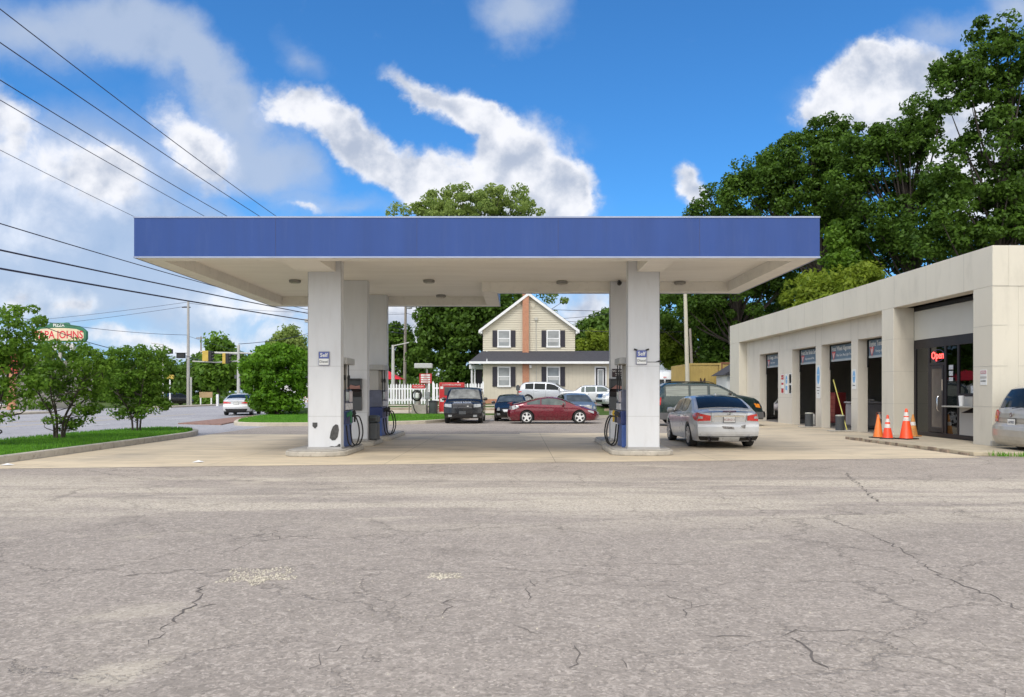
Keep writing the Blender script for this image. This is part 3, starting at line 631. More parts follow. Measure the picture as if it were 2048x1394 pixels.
p2 = make_pump('blue fuel pump with black nozzles on the rear left island', M['black']); p2.location = (-4.58,25.15,.15)
p3 = make_pump('fuel pump with yellow nozzle behind the front right column', yel_noz); p3.location = (2.92,20.0,.15); p3.rotation_euler[2] = math.pi
# hose showing left of the front left column
h0 = thing('pump_hose', 'black fuel hose looping out left of the front left column', 'hose', (-5.05,19.75,.15))
MB().tube(smooth_line([(-.02,0,.85),(-.12,-.1,.75),(-.17,-.15,.5),(-.15,-.2,.28),(-.05,-.2,.16),(.06,-.15,.12)]), .018, 8).build('hose', M['rubber'], h0, smooth=60)
MB().box(-.02,.12,-.05,.05,.80,.95).build('holster', M['black'], h0, bev=.01)

def towel_unit(loc, label):
    t = thing('service_station', label, 'towel dispenser', loc, 0, 'dark squeegee and towel boxes on the columns')
    MB().box(-.25,.25,-.11,-.004,0,.40).build('lower_box', M['grey_plastic'], t, bev=.02)
    MB().prismx([(-.13,.40),(-.004,.40),(-.004,.62),(-.16,.52)], -.24,.24).build('tray', M['black'], t, bev=.01)
    MB().box(-.25,.25,-.04,-.004,.62,.92).box(-.25,-.22,-.15,-.04,.60,.92).box(.22,.25,-.15,-.04,.60,.92).box(-.25,.25,-.16,-.04,.885,.92).build('hood', M['grey_plastic'], t, bev=.01)
    MB().add([(-.2,-.12,.62),(-.05,-.14,.74),(.08,-.12,.70),(.2,-.13,.72),(.21,-.06,.62),(-.2,-.05,.62)], [(0,1,5),(1,2,5),(2,3,4),(2,4,5)]).build('paper', simple('pink_paper', (.50,.27,.24), .8), t)
    return t
towel_unit((-4.72,22.395,1.02), 'dark towel box with pink paper on the middle left column')
towel_unit((2.93,22.595,1.02), 'dark towel box on the rear right column by the yellow nozzle')
tb = thing('waste_bin', 'dark grey bullet-topped waste bin at the foot of the middle left column', 'bin', (-4.20,22.75,.15))
MB().prism([(-.13,-.2),(.13,-.2),(.15,.2),(-.15,.2)], 0, .50).build('body', M['grey_plastic'], tb, bev=.04)
MB().prism([(-.14,-.21),(.14,-.21),(.16,.21),(-.16,.21)], .502, .72).build('lid', simple('bin_lid', (.04,.05,.055), .4), tb, bev=.05)
MB().box(-.09,.09,-.215,-.205,.56,.64).build('slot', M['black'], tb)

# Self / Diesel signs
sb = simple('sign_blue', (.07,.10,.33), .4); sw = simple('sign_white', (.66,.67,.66), .45, dirt=.15); sk = simple('sign_ink', (.02,.02,.025), .5); sr = simple('sign_red', (.42,.02,.03), .45)
for px0, px1, py0, py1, lab in ((638,658,704,730,'small blue and white Self Diesel sign on the front left column'),(1273,1293,701,728,'small blue and white Self Diesel sign with black clips on the front right column')):
    x0, x1, z0, z1 = WX(px0,19.0), WX(px1,19.0), WZ(py1,19.0), WZ(py0,19.0); cx, cz, hw, hh = (x0+x1)/2, (z0+z1)/2, (x1-x0)/2, (z1-z0)/2
    t = thing('fuel_sign', lab, 'sign', (cx,19.02,cz))
    MB().box(-hw-.012,hw+.012,-.03,-.002,-hh-.012,hh+.012).build('frame', simple('sign_frame', (.18,.19,.28), .4), t, bev=.01)
    MB().box(-hw+.005,hw-.005,-.034,-.031,.0,hh-.005).build('upper_panel', sb, t)
    MB().box(-hw+.005,hw-.005,-.034,-.031,-hh+.005,-.004).build('lower_panel', sw, t)
    text('Self', .13, sw, t, (0,-.037,hh*.5), FC, bold=.003); text('Diesel', .085, sk, t, (0,-.037,-hh*.5), FC)
    if px0 > 1000:
        MB().obox((-hw-.02,-.02,hh+.02),(.04,0,-.012),(0,.012,0),(.006,0,.02)).obox((hw+.02,-.02,hh+.02),(.04,0,.012),(0,.012,0),(-.006,0,.02)).build('clip', M['black'], t)
        MB().box(hw+.02,.49,-.008,-.004,-hh+.045,-hh+.055).prismy([(.33,-hh+.05),(.50,-hh+.05),(.46,-hh+.10)], -.008, -.004).build('tape_line', M['black'], t)
t = thing('no_smoking_sign', 'black no smoking sign with white lettering on the rear right column', 'sign', (3.03,22.59,WZ(746,22.6)))
MB().box(-.26,.26,-.02,-.002,-.12,.12).build('panel', simple('sign_dark', (.03,.015,.02), .4), t)
text('NO SMOKING', .085, sw, t, (0,-.023,.055), FC); text('Please Extinguish', .05, sw, t, (0,-.023,-.02), FC); text('Before Entering', .05, sw, t, (0,-.023,-.075), FC)
# ------------------------------------------------------------ vehicles
class Car:
    """x forward from the rear bumper, y left, z up; surface as a function so that every panel sits on it"""
    def __init__(s, L, W, top, sh, xr, xf, rw, zsill=.22, plan=None, tum=.32, rear=None, front=None, kr=.16, kf=.30, crown=.05, bulge=.06):
        s.L, s.W, s.top, s.sh, s.xr, s.xf, s.rw, s.zsill, s.tum, s.crown, s.bulge = L, W, top, sh, xr, xf, rw, zsill, tum, crown, bulge
        s.plan = plan or [(0,.90),(.25,.955),(.8,.99),(L*.5,1),(L-.9,.985),(L-.35,.94),(L,.84)]
        s.rp = rear or [(.2,.10),(.32,.02),(.55,0),(.66,.03),(.72,.09),(1.1,.10)]
        s.fp = front or [(.2,.12),(.35,.02),(.5,0),(.62,.03),(.8,.10),(1.2,.2)]
        s.kr, s.kf = kr, kf
    def hw(s, x): return s.W/2*interp(s.plan, x)
    def zt(s, x): return interp(s.top, x)
    def zs(s, x): return min(interp(s.sh, x), s.zt(x)-.02)
    def yside(s, x, z):
        zs = s.zs(x); w = s.hw(x)
        if z <= zs:
            t = (z-s.zsill)/(zs-s.zsill); return w*(1 - s.bulge*(abs(t-.62)/.62)**2.2)
        return w*(1-s.bulge*(.38/.62)**2.2) - (z-zs)*s.tum - .012
    def zedge(s, x): return max(s.zt(x)-s.crown-.05, s.zs(x))
    def ytop(s, x):
        return s.yside(x, s.zedge(x)) - .05
    def ztop(s, x, y):
        k = abs(y)/max(.1, s.ytop(x)); return s.zt(x) - s.crown*k*k
    def warp(s, x, y, z):
        if x < 1.0: x += (1-max(x,0))**2*(interp(s.rp, z) + s.kr*(abs(y)/(s.W/2))**2.6) if x >= 0 else 0
        elif x > s.L-1.2: x -= ((x-(s.L-1.2))/1.2)**2*(interp(s.fp, z) + s.kf*(abs(y)/(s.W/2))**2.4)
        return (x - s.L/2, y, z)
    def arch(s, x):
        z = s.zsill
        for c in (s.xr, s.xf):
            r = s.rw+.055; d = abs(x-c)
            if d < r: z = max(z, s.rw + math.sqrt(r*r-d*d)*.97)
        return z
    def body(s, parent, mat, clad, clad_z, name='body'):
        xs = set([0,.03,.08,s.L,s.L-.03,s.L-.08]); x = .15
        while x < s.L-.1: xs.add(round(x,3)); x += .085
        for c in (s.xr, s.xf):
            r = s.rw+.055
            for k in range(19): xs.add(round(c - r*math.cos(math.pi*k/18), 4))
        for px, _ in s.top: xs.add(px)
        xs = sorted(v for v in xs if 0 <= v <= s.L); rows = []; nl, ng, nt_ = 11, 5, 6
        for x in xs:
            zb, zs, ze = s.arch(x), s.zs(x), s.zedge(x); zb = min(zb, zs-.02); half = []
            half.append((x, s.yside(x, zb)-.16, zb+.0))
            for i in range(nl): z = lerp(zb, zs, i/(nl-1)); half.append((x, s.yside(x,z), z))
            for i in range(1, ng): z = lerp(zs+.004, ze, i/(ng-1)); half.append((x, s.yside(x,z), z))
            yt = s.ytop(x)
            for i in range(nt_): y = yt*(1-i/(nt_-1)); half.append((x, y, s.ztop(x,y) - (.006 if i == 0 else 0)))
            full = half + [(x,-y,z) for x,y,z in half[-2::-1]]
            rows.append([s.warp(*p) for p in full])
        mb = MB(); mb.grid(rows)
        m = len(rows[0])
        for i, r in ((0, rows[0]), (len(rows)-1, rows[-1])):   # end caps
            h = m//2
            for j in range(h-1):
                a, b_, c, d = r[j], r[j+1], r[m-2-j], r[m-1-j]; nn = 8; raw = (0 if i == 0 else s.L)
                g = []
                for (p, q) in ((a, d), (b_, c)):
                    g.append([s.warp(raw, lerp(p[1], q[1], k/nn), p[2] + (s.crown*0)) for k in range(nn+1)])
                mb.grid(g)
        me_mi = []
        for f in mb.f:
            z = sum(mb.v[i][2] for i in f)/len(f); me_mi.append(1 if z < clad_z else 0)
        mb.m = me_mi
        o = mb.build(name, [mat, clad], parent, smooth=32)
        u = MB().box(.35-s.L/2, s.L/2-.45, -s.W/2+.27, s.W/2-.27, s.zsill-.02, min(.75, s.rw*2.1)).build('underbody', M['black'], parent)
        return o
    # panels -------------------------------------------------------
    def pside(s, mb, top, bot, side, off=.006, nv=3, mi=0):
        rows = []
        for k in range(nv+1):
            r = []
            for (xa,za),(xb,zb) in zip(top, bot):
                x, z = lerp(xa,xb,k/nv), lerp(za,zb,k/nv); r.append(s.warp(x, side*(s.yside(x,z)+off), z))
            rows.append(r)
        mb.grid(rows, mi)
    def pend(s, mb, top, bot, front, off=.008, nu=8, nv=3, mi=0):
        # top/bot: ((y0,z0),(y1,z1)) lines
        rows = []
        for k in range(nv+1):
            r = []
            for j in range(nu+1):
                ya, za = lerp(top[0][0],top[1][0],j/nu), lerp(top[0][1],top[1][1],j/nu); yb, zb = lerp(bot[0][0],bot[1][0],j/nu), lerp(bot[0][1],bot[1][1],j/nu)
                y, z = lerp(ya,yb,k/nv), lerp(za,zb,k/nv); ym = s.yside(s.L if front else 0, z)+.003; y = max(-ym, min(ym, y)); p = s.warp(s.L if front else 0, y, z)
                r.append((p[0]+(off if front else -off), y, z))
            rows.append(r)
        mb.grid(rows, mi)
    def ptop(s, mb, x0, x1, m0=.07, m1=.07, off=.012, nx=7, ny=8, mi=0):
        rows = []
        for k in range(nx+1):
            x = lerp(x0,x1,k/nx); yw = s.ytop(x)-lerp(m0,m1,k/nx); e = .03
            dz = (s.zt(min(x+e,s.L))-s.zt(max(0,x-e)))/(2*e); nl = math.hypot(1,dz); nx_, nz_ = -dz/nl*off, off/nl
            rows.append([(lambda p: (p[0]+nx_, p[1], p[2]+nz_))(s.warp(x, yw*(2*j/ny-1), s.ztop(x, yw*(2*j/ny-1)))) for j in range(ny+1)])
        mb.grid(rows, mi)
    def side_windows(s, parent, spans, glass, trimm, mt=.10, mbm=.03, lim=None):
        for (a, b) in spans:
            for side in (1,-1):
                def tb(a, b, g):
                    xs = [lerp(a,b,i/10) for i in range(11)]; T = []; B_ = []
                    for x in xs:
                        zb = s.zs(x)+mbm-g; zt = s.zt(x)-mt-s.crown*.2+g
                        if lim: zt = min(zt, lim)
                        T.append((x, max(zt, zb+.004))); B_.append((x, zb))
                    return T, B_
                m = MB(); T,B_ = tb(a-.018,b+.018,.018); s.pside(m, T, B_, side, .004); f = m.build('window_trim', trimm, parent, smooth=40)
                m = MB(); T,B_ = tb(a,b,0); s.pside(m, T, B_, side, .009); m.build('side_window', glass, f, smooth=40)
    def wheels(s, parent, rimm, spokes=5, face=None):
        for c in (s.xr, s.xf):
            for side in (1,-1):
                yc = side*(s.W/2-.135); w = .11; r = s.rw
                wt = MB().lathe([(r*.68,-w*.5),(r*.70,-w),(r*.94,-w),(r,-w*.7),(r,w*.7),(r*.94,w),(r*.70,w),(r*.68,w*.5)], 30, (0,0,0), 'y', cap=False).build('wheel', M['rubber'], parent, loc=(c-s.L/2, yc, s.rw), smooth=40)
                m = MB().lathe([(r*.70,-w*.45),(r*.70,w*.45)], 28, (0,0,0), 'y'); m.m = [1]*len(m.f)
                so_ = side*w*.93; m.lathe([(r*.70,so_-.012),(r*.70,so_+.012),(r*.62,so_+.012),(r*.62,so_-.012)], 28, (0,0,0), 'y', 0)
                y0, y1 = sorted((so_-side*.03, so_+side*.012))
                for k in range(spokes):
                    t = 2*math.pi*k/spokes+.3; u = Vector((math.cos(t),0,math.sin(t))); v_ = Vector((-math.sin(t),0,math.cos(t)))
                    m.obox(u*r*.40+Vector((0,(y0+y1)/2+side*.0009*(k+1),0)), u*r*.29, Vector((0,(y1-y0)/2,0)), v_*r*(.55/spokes+.02))
                m.lathe([(r*.15,y0),(r*.17,y1),(r*.05,y1+side*.006)] if side > 0 else [(r*.15,y1),(r*.17,y0),(r*.05,y0-.006)], 16, (0,0,0), 'y')
                m.build('rim', [rimm, M['black']], wt, smooth=40)
    def mirrors(s, parent, mat, x, dz=.06):
        for side in (1,-1):
            z = s.zs(x)+dz; y = s.yside(x, z)
            m = MB().lathe([(.02,-.11),(.07,-.09),(.085,0),(.07,.08),(.02,.10)], 12, (0,0,0), 'y')
            m.v = [(v[0]*.75, v[1], v[2]) for v in m.v]
            m.build('mirror', mat, parent, loc=(x-s.L/2, side*(y+.14), z+.02), smooth=50)
            MB().obox((x-s.L/2, side*(y+.03), z-.02), (.03,0,0), (0,.06,0), (0,0,.02)).build('mirror_arm', M['black'], parent)
    def gaps(s, parent, xs, z0=.30, z1=None, horiz=None):
        m = MB()
        for side in (1,-1):
            for x in xs:
                zz = (z1 or s.zs(x)); s.pside(m, [(x-.004,zz),(x+.004,zz)], [(x-.004,max(z0,s.arch(x)+.03)),(x+.004,max(z0,s.arch(x)+.03))], side, .002, 8)
        m.build('door_gap', M['black'], parent)
    def handles(s, parent, mat, xs, dz=-.10):
        for side in (1,-1):
            for x in xs:
                z = s.zs(x)+dz; m = MB(); y = s.yside(x,z)
                m.obox((x-s.L/2, side*(y+.02), z), (.095,0,0), (0,.014,0), (0,0,.016)).build('door_handle', mat, parent, bev=.008)
    def plate(s, parent, txt, z, front=False, w=.305, h=.155, size=.085, ink=None):
        m = MB(); x = s.warp(s.L if front else 0, 0, z)[0]; d = 1 if front else -1
        x += d*.012
        b_ = MB().box(*(sorted((x, x+d*.012))), -w/2-.012, w/2+.012, z-h/2-.012, z+h/2+.012).build('plate_frame', M['black'], parent)
        p = MB().box(*(sorted((x+d*.012, x+d*.018))), -w/2, w/2, z-h/2, z+h/2).build('license_plate', M['plate'], b_)
        if txt: text(txt, size, ink or M['plate_ink'], p, (x+d*.020, 0, z-.01), (R(90),0,R(90) if front else R(-90)), sx=.85)
silver = paint('silver_paint', (.58,.59,.60), .2, .30); silver2 = paint('silver_blue_paint', (.47,.49,.52), .25, .30)
gold = paint('beige_silver_paint', (.42,.395,.35), .3, .32); maroon = paint('maroon_paint', (.15,.006,.018), .25, .24)
darkblue = paint('dark_navy_paint', (.003,.0035,.006), .0, .22, .25); blackp = paint('black_paint', (.006,.006,.006), .0, .22, .25)
dkgreen = paint('dark_green_paint', (.012,.030,.030), .3, .25); whitep = paint('white_car_paint', (.55,.58,.60), .1, .35); bluegrey = paint('blue_grey_paint', (.16,.20,.24), .4, .3)
clad_grey = simple('grey_cladding', (.10,.10,.105), .6); dark_trim = simple('dark_trim', (.015,.015,.016), .4)

# --- silver sedan by the right columns, seen from behind
t = thing('parked_sedan', 'silver sedan with a scuffed rear bumper parked beside the right columns', 'car', (5.78,23.45,.004), R(90))
c = Car(4.84,1.86,[(0,.93),(.05,1.00),(.28,1.06),(.62,1.10),(1.0,1.27),(1.4,1.41),(1.9,1.47),(2.5,1.46),(2.95,1.40),(3.3,1.22),(3.72,1.02),(4.3,.90),(4.7,.76),(4.84,.62)],
        [(0,.86),(.5,.96),(1.2,.98),(2.4,.93),(3.7,.90),(4.5,.76),(4.84,.55)],1.08,3.86,.335,.20,kr=.20,tum=.42,
        rear=[(.2,.14),(.30,.05),(.42,.0),(.60,0),(.68,.02),(.70,.10),(.9,.06),(1.0,.04),(1.06,.1)],bulge=.07)
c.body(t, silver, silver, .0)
m = MB(); c.ptop(m, .66, 1.50, .10, .09); rt = m.build('rear_window', M['carglass'], t, smooth=60)
m = MB(); c.ptop(m, 2.98, 3.68, .08, .06); m.build('windshield', M['carglass'], t, smooth=60)
c.side_windows(t, [(1.35,2.05),(2.12,3.10)], M['carglass'], M['chrome'])
c.wheels(t, M['alloy'], 7); c.mirrors(t, silver, 3.12); c.gaps(t, [1.28,2.09,3.18]); c.handles(t, silver, [1.42,2.28])
for s_ in (1,-1):
    m = MB(); c.pend(m, ((s_*.50,.90),(s_*.86,.97)), ((s_*.50,.765),(s_*.86,.745)), False, .014)
    T=[(x,z) for x,z in ((0.0,.965),(.18,.985),(.36,.965),(.52,.90))]; B_=[(0.0,.75),(.18,.77),(.36,.83),(.52,.89)]
    c.pside(m, T, B_, s_, .014); tl = m.build('tail_light', M['red_lens'], t, smooth=40)
    m = MB(); c.pend(m, ((s_*.70,.875),(s_*.85,.89)), ((s_*.70,.82),(s_*.85,.81)), False, .019, 4, 1); m.build('lens', M['clear_lens'], tl)
    m = MB(); c.pend(m, ((s_*.60,.335),(s_*.44,.335)), ((s_*.60,.25),(s_*.44,.25)), False, .0, 4, 1)
    MB().lathe([(.055,0),(.062,-.10),(.05,-.11),(.045,-.02)], 16, (.10-2.42, s_*.55, .27), 'x').build('exhaust_pipe', M['dark_metal'], t, smooth=40)
    m = MB(); c.pend(m, ((s_*.28,.31),(s_*.84,.33)), ((s_*.28,.21),(s_*.76,.22)), False, .004, 6, 2); m.build('bumper_recess', M['black'], t)
m = MB(); c.pend(m, ((-.86,.70),(.86,.70)), ((-.86,.692),(.86,.692)), False, .012); c.pend(m, ((-.46,.70),(-.50,1.0)), ((-.452,.70),(-.492,1.0)), False, .006,4,2); c.pend(m, ((.46,.70),(.50,1.0)), ((.452,.70),(.492,1.0)), False, .006,4,2); m.build('trunk_gap', M['black'], t)
m = MB(); c.pend(m, ((-.40,.905),(.40,.905)), ((-.42,.872),(.42,.872)), False, .022); m.build('chrome_strip', M['chrome'], t, smooth=40)
MB().obox((-2.33,0,1.068),(.09,0,.016),(0,.58,0),(0,0,.010)).build('spoiler', silver, t, bev=.01)
MB().obox((-2.42+.045,0,1.02),(.006,0,0),(0,.18,0),(0,0,.016)).build('brake_light', simple('brake_strip',(.06,.01,.05),.2), t)
MB().lathe([(.045,-2.42+.04),(.045,-2.42+.03),(.036,-2.42+.03),(.036,-2.42+.04)], 20, (0,0,.965), 'x').box(-2.42+.026,-2.42+.03,-.05,.05,.957,.973).build('badge', M['chrome'], t)
c.plate(t, '8GBA213', .80, ink=simple('plate_ink_red',(.22,.05,.06),.5))
m = MB(); c.pend(m, ((-.10,.60),(.22,.62)), ((-.12,.53),(.18,.55)), False, .004); m2=MB(); c.pend(m2, ((-.30,.63),(-.44,.66)), ((-.34,.56),(-.42,.55)), False, .004, 4, 2)
for mm in (m, m2): mm.build('scuff_mark', simple('scuff', (.22,.21,.2), .8, var=.6, scale=22), t)
m = MB(); c.pend(m, ((-.88,.34),(.88,.34)), ((-.88,.325),(.88,.325)), False, .006); m.build('bumper_seam', M['black'], t)
MB().lathe([(.03,0),(.02,.05)],8,(1.55-2.42,0,1.45)).build('antenna', silver, t, smooth=40)

# --- minivan at the right edge, nose to the right
t = thing('minivan', 'beige silver minivan cut off by the right edge of the photo', 'minivan', (12.28+2.54,19.28,0), R(-2))
c = Car(5.08,1.97,[(0,1.02),(.04,1.12),(.22,1.42),(.42,1.66),(.62,1.735),(1.2,1.76),(2.4,1.75),(3.2,1.68),(3.8,1.38),(4.25,1.13),(4.8,.95),(5.08,.72)],
        [(0,1.0),(.3,1.06),(2.5,1.02),(4.2,.98),(4.8,.85),(5.08,.62)],1.0,4.03,.34,.20,tum=.24,kr=.13,crown=.045,
        rear=[(.2,.12),(.3,.03),(.42,0),(.62,0),(.68,.02),(.70,.10),(.9,.09),(1.15,.12)])
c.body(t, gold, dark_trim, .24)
m = MB(); c.ptop(m, .07, .40, .10, .12); m.build('rear_window', M['carglass'], t, smooth=60)
m = MB(); c.ptop(m, 3.30, 4.15, .08, .06); m.build('windshield', M['carglass'], t, smooth=60)
c.side_windows(t, [(.45,1.35),(1.43,2.4),(2.48,3.55)], M['carglass'], M['black'], mt=.14)
c.wheels(t, M['alloy'], 6); c.mirrors(t, gold, 3.6); c.gaps(t, [1.40,2.44,3.5]); c.handles(t, gold, [2.2,2.62])
for s_ in (1,-1):
    m = MB(); c.pend(m, ((s_*.60,1.05),(s_*.90,1.08)), ((s_*.66,.80),(s_*.92,.78)), False, .012)
    c.pside(m, [(0,1.09),(.15,1.10),(.32,1.04)], [(0,.79),(.14,.84),(.26,.99)], s_, .012); tl = m.build('tail_light', M['red_lens'], t, smooth=40)
    m = MB(); c.pend(m, ((s_*.68,.94),(s_*.86,.94)), ((s_*.70,.87),(s_*.86,.87)), False, .018, 4, 1); m.build('lens', M['amber_lens'], tl)
m = MB(); c.pend(m, ((-.88,.70),(.88,.70)), ((-.88,.692),(.88,.692)), False, .012); c.pend(m, ((-.8,.79),(.8,.79)), ((-.8,.783),(.8,.783)), False, .004); m.build('tailgate_gap', M['black'], t)
m = MB(); c.pend(m, ((-.58,.97),(.58,.97)), ((-.6,.90),(.6,.90)), False, .016); m.build('tailgate_trim', gold, t, bev=.004)
MB().lathe([(.055,-2.47),(.055,-2.48),(.043,-2.48),(.043,-2.47)], 24, (0,0,.985), 'x').lathe([(.022,-2.47),(.022,-2.481),(.014,-2.481),(.014,-2.47)], 20, (0,0,.992), 'x').build('badge', M['chrome'], t)
c.plate(t, '1AP7873', .80)
m = MB(); c.pend(m, ((.72,.74),(.84,.74)), ((.72,.71),(.84,.71)), False, .01,4,1); m.build('model_badge', M['dark_metal'], t)
m = MB()
for s_ in (1,-1): m.tube([(.9-2.54, s_*.70,1.77),(1.0-2.54, s_*.70,1.81),(3.0-2.54, s_*.70,1.80),(3.1-2.54, s_*.70,1.75)], .018, 8)
m.build('roof_rail', dark_trim, t)
m = MB(); c.pend(m, ((-.55,1.10),(.1,1.16)), ((-.55,1.085),(.1,1.145)), False, -.05); MB().tube([(-2.45,0,1.14),(-2.40,-.45,1.19)], .01, 6).build('rear_wiper', M['black'], t)

# --- maroon coupe
t = thing('parked_coupe', 'maroon two-door coupe with five-spoke wheels parked across the lot', 'car', (WX(1106,38.6),38.6,0), 0)
c = Car(4.58,1.84,[(0,.80),(.06,.93),(.35,.98),(.9,1.10),(1.5,1.26),(1.95,1.33),(2.3,1.325),(2.65,1.25),(3.35,.95),(4.0,.80),(4.4,.66),(4.58,.50)],
        [(0,.74),(.3,.86),(1.3,.90),(2.6,.86),(3.4,.83),(4.1,.70),(4.58,.44)],.97,3.55,.325,.17,tum=.50,kr=.2,kf=.32,bulge=.08)
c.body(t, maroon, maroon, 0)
m = MB(); c.ptop(m, .55, 1.55, .12, .08); m.build('rear_window', M['carglass'], t, smooth=60)
m = MB(); c.ptop(m, 2.5, 3.28, .07, .06); m.build('windshield', M['carglass'], t, smooth=60)
c.side_windows(t, [(1.0,1.62),(1.70,2.85)], M['carglass_light'], M['black'], mt=.09, mbm=.05)
c.wheels(t, simple('bright_alloy', (.75,.75,.74), .3, metal=.4), 5); c.mirrors(t, maroon, 2.75, .08); c.gaps(t, [1.62,2.95], .25); c.handles(t, maroon, [1.82])
for s_ in (1,-1):
    m = MB(); c.pside(m, [(.02,.86),(.22,.90),(.42,.89),(.55,.83)], [(.02,.70),(.18,.70),(.36,.74),(.55,.81)], s_, .012); c.pend(m, ((s_*.55,.85),(s_*.84,.86)), ((s_*.55,.70),(s_*.84,.70)), False, .012); m.build('tail_light', M['clear_lens'], t, smooth=40)
    m = MB(); c.pside(m, [(4.05,.66),(4.25,.655),(4.42,.60)], [(4.05,.62),(4.25,.54),(4.42,.50)], s_, .012); c.pend(m, ((s_*.5,.58),(s_*.78,.60)), ((s_*.5,.50),(s_*.76,.48)), True, .012); m.build('headlight', M['clear_lens'], t, smooth=40)
    m = MB(); c.pside(m, [(1.5,.36),(3.0,.36)], [(1.5,.345),(3.0,.345)], s_, .012); m.build('side_crease', maroon, t)
MB().obox((-2.12,0,1.02),(.13,0,.025),(0,.60,0),(0,0,.014)).box(-2.15,-2.03,-.58,-.54,.92,1.02).box(-2.15,-2.03,.54,.58,.92,1.02).build('spoiler', maroon, t, bev=.008)

# --- generic bodies facing the camera or side on
def front_face(c, t, paintm, zg=(.62,.80), zl=(.62,.78), yl=(.55,.86), gy=.45, grille=True, lens=None, bars=None):
    if grille:
        m = MB(); c.pend(m, ((-gy,zg[1]),(gy,zg[1])), ((-gy*.92,zg[0]),(gy*.92,zg[0])), True, .012); g = m.build('grille', M['black'], t)
        m = MB(); c.pend(m, ((-gy-.03,zg[1]+.03),(gy+.03,zg[1]+.03)), ((-gy-.03,zg[1]),(gy+.03,zg[1])), True, .02,6,1); c.pend(m, ((-gy,zg[0]),(gy,zg[0])), ((-gy,zg[0]-.03),(gy,zg[0]-.03)), True, .02,6,1)
        for k in range(1,4): z = lerp(zg[0],zg[1],k/4); c.pend(m, ((-gy,z+.008),(gy,z+.008)), ((-gy,z-.008),(gy,z-.008)), True, .018,6,1)
        m.build('grille_bar', bars or M['chrome'], g)
    for s_ in (1,-1):
        m = MB(); c.pend(m, ((s_*yl[0],zl[1]-.02),(s_*yl[1],zl[1])), ((s_*yl[0],zl[0]),(s_*(yl[1]-.02),zl[0]+.03)), True, .014)
        m.build('headlight', lens or M['clear_lens'], t, smooth=40)
        m = MB(); c.pend(m, ((s_*.52,.44),(s_*.70,.44)), ((s_*.52,.34),(s_*.70,.34)), True, .012,4,1); m.build('fog_light', M['clear_lens'], t)
    m = MB(); c.pend(m, ((-.5,.46),(.5,.46)), ((-.45,.30),(.45,.30)), True, .010); m.build('lower_intake', M['black'], t)
# dark off-roader facing the camera
t = thing('utility_vehicle', 'dark navy off-roader facing the camera by the red bin', 'car', (WX(926,38),37.6+2.4,0), R(-90))
c = Car(4.79,1.93,[(0,1.1),(.08,1.25),(.30,1.70),(.6,1.79),(1.4,1.80),(2.7,1.78),(3.0,1.70),(3.55,1.20),(3.7,1.14),(4.55,1.06),(4.72,1.0),(4.79,.92)],
        [(0,1.05),(3.5,1.08),(4.5,1.0),(4.79,.88)],.93,3.68,.37,.28,tum=.20,kf=.16,kr=.1,front=[(.2,.12),(.35,.03),(.5,0),(.75,.03),(.95,.05),(1.1,.1)],
        plan=[(0,.93),(.3,.97),(1,1),(3.9,1),(4.5,.985),(4.79,.95)])
c.body(t, darkblue, darkblue, 0)
m = MB(); c.ptop(m, 2.98, 3.52, .09, .05); m.build('windshield', simple('windshield_pale', (.15,.155,.15), .06, var=.6, scale=2.5, spec=.3), t, smooth=60)
m = MB(); c.ptop(m, .10, .30, .10, .1); m.build('rear_window', M['carglass'], t, smooth=60)
c.side_windows(t, [(.35,1.2),(1.28,2.1),(2.18,3.2)], M['carglass'], M['black'], mt=.13)
c.wheels(t, M['alloy'], 6); c.mirrors(t, darkblue, 3.15, .10); c.gaps(t, [1.24,2.14,3.3]); c.handles(t, darkblue, [1.4,2.3])
front_face(c, t, darkblue, (.80,.96), (.80,.98), (.54,.90), .45, bars=simple('grille_grey', (.14,.14,.15), .3, metal=.6))
text('RANGE ROVER', .085, M['chrome'], t, (4.76-2.395,0,1.045), (R(70),0,R(90)), sx=1.5)
MB().box(2.37,2.395,-.17,.17,.47,.62).build('plate_holder', M['grey_plastic'], t); MB().box(2.37,2.41,.22,.30,.84,.88).build('badge', M['plate'], t)
# black sedan facing the camera, behind the coupe
t = thing('parked_sedan', 'small black sedan facing the camera behind the back end of the maroon coupe', 'car', (WX(1023,41),40.6+2.3,0), R(-92))
def sedan(L, W, Hh, tum=.36):
    k = Hh/1.45
    return Car(L,W,[(0,.90),(.05,1.0),(.6,1.05),(1.35,1.37*k),(1.85,1.45*k),(2.5,1.43*k),(2.85,1.36*k),(3.6,1.0),(L-.6,.86),(L-.12,.72),(L,.60)],[(0,.85),(.5,.93),(3.6,.90),(L-.6,.78),(L,.52)],L*.215,L*.80,.32,.2,tum=tum)
c = sedan(4.6,1.78,1.44); c.body(t, blackp, blackp, 0)
m = MB(); c.ptop(m, 2.88, 3.55, .08, .05); windshield_mid = simple('windshield_mid', (.06,.07,.075), .06, var=.5, scale=2.5, spec=.4); m.build('windshield', windshield_mid, t, smooth=60)
m = MB(); c.ptop(m, .65, 1.35, .1, .1); m.build('rear_window', M['carglass'], t, smooth=60)
c.side_windows(t, [(1.3,2.0),(2.07,3.0)], M['carglass'], M['black']); c.wheels(t, M['alloy'], 5); c.mirrors(t, blackp, 3.0); c.gaps(t,[1.3,2.03,3.1]); front_face(c, t, blackp, (.52,.60), (.56,.74), (.55,.84), .35)
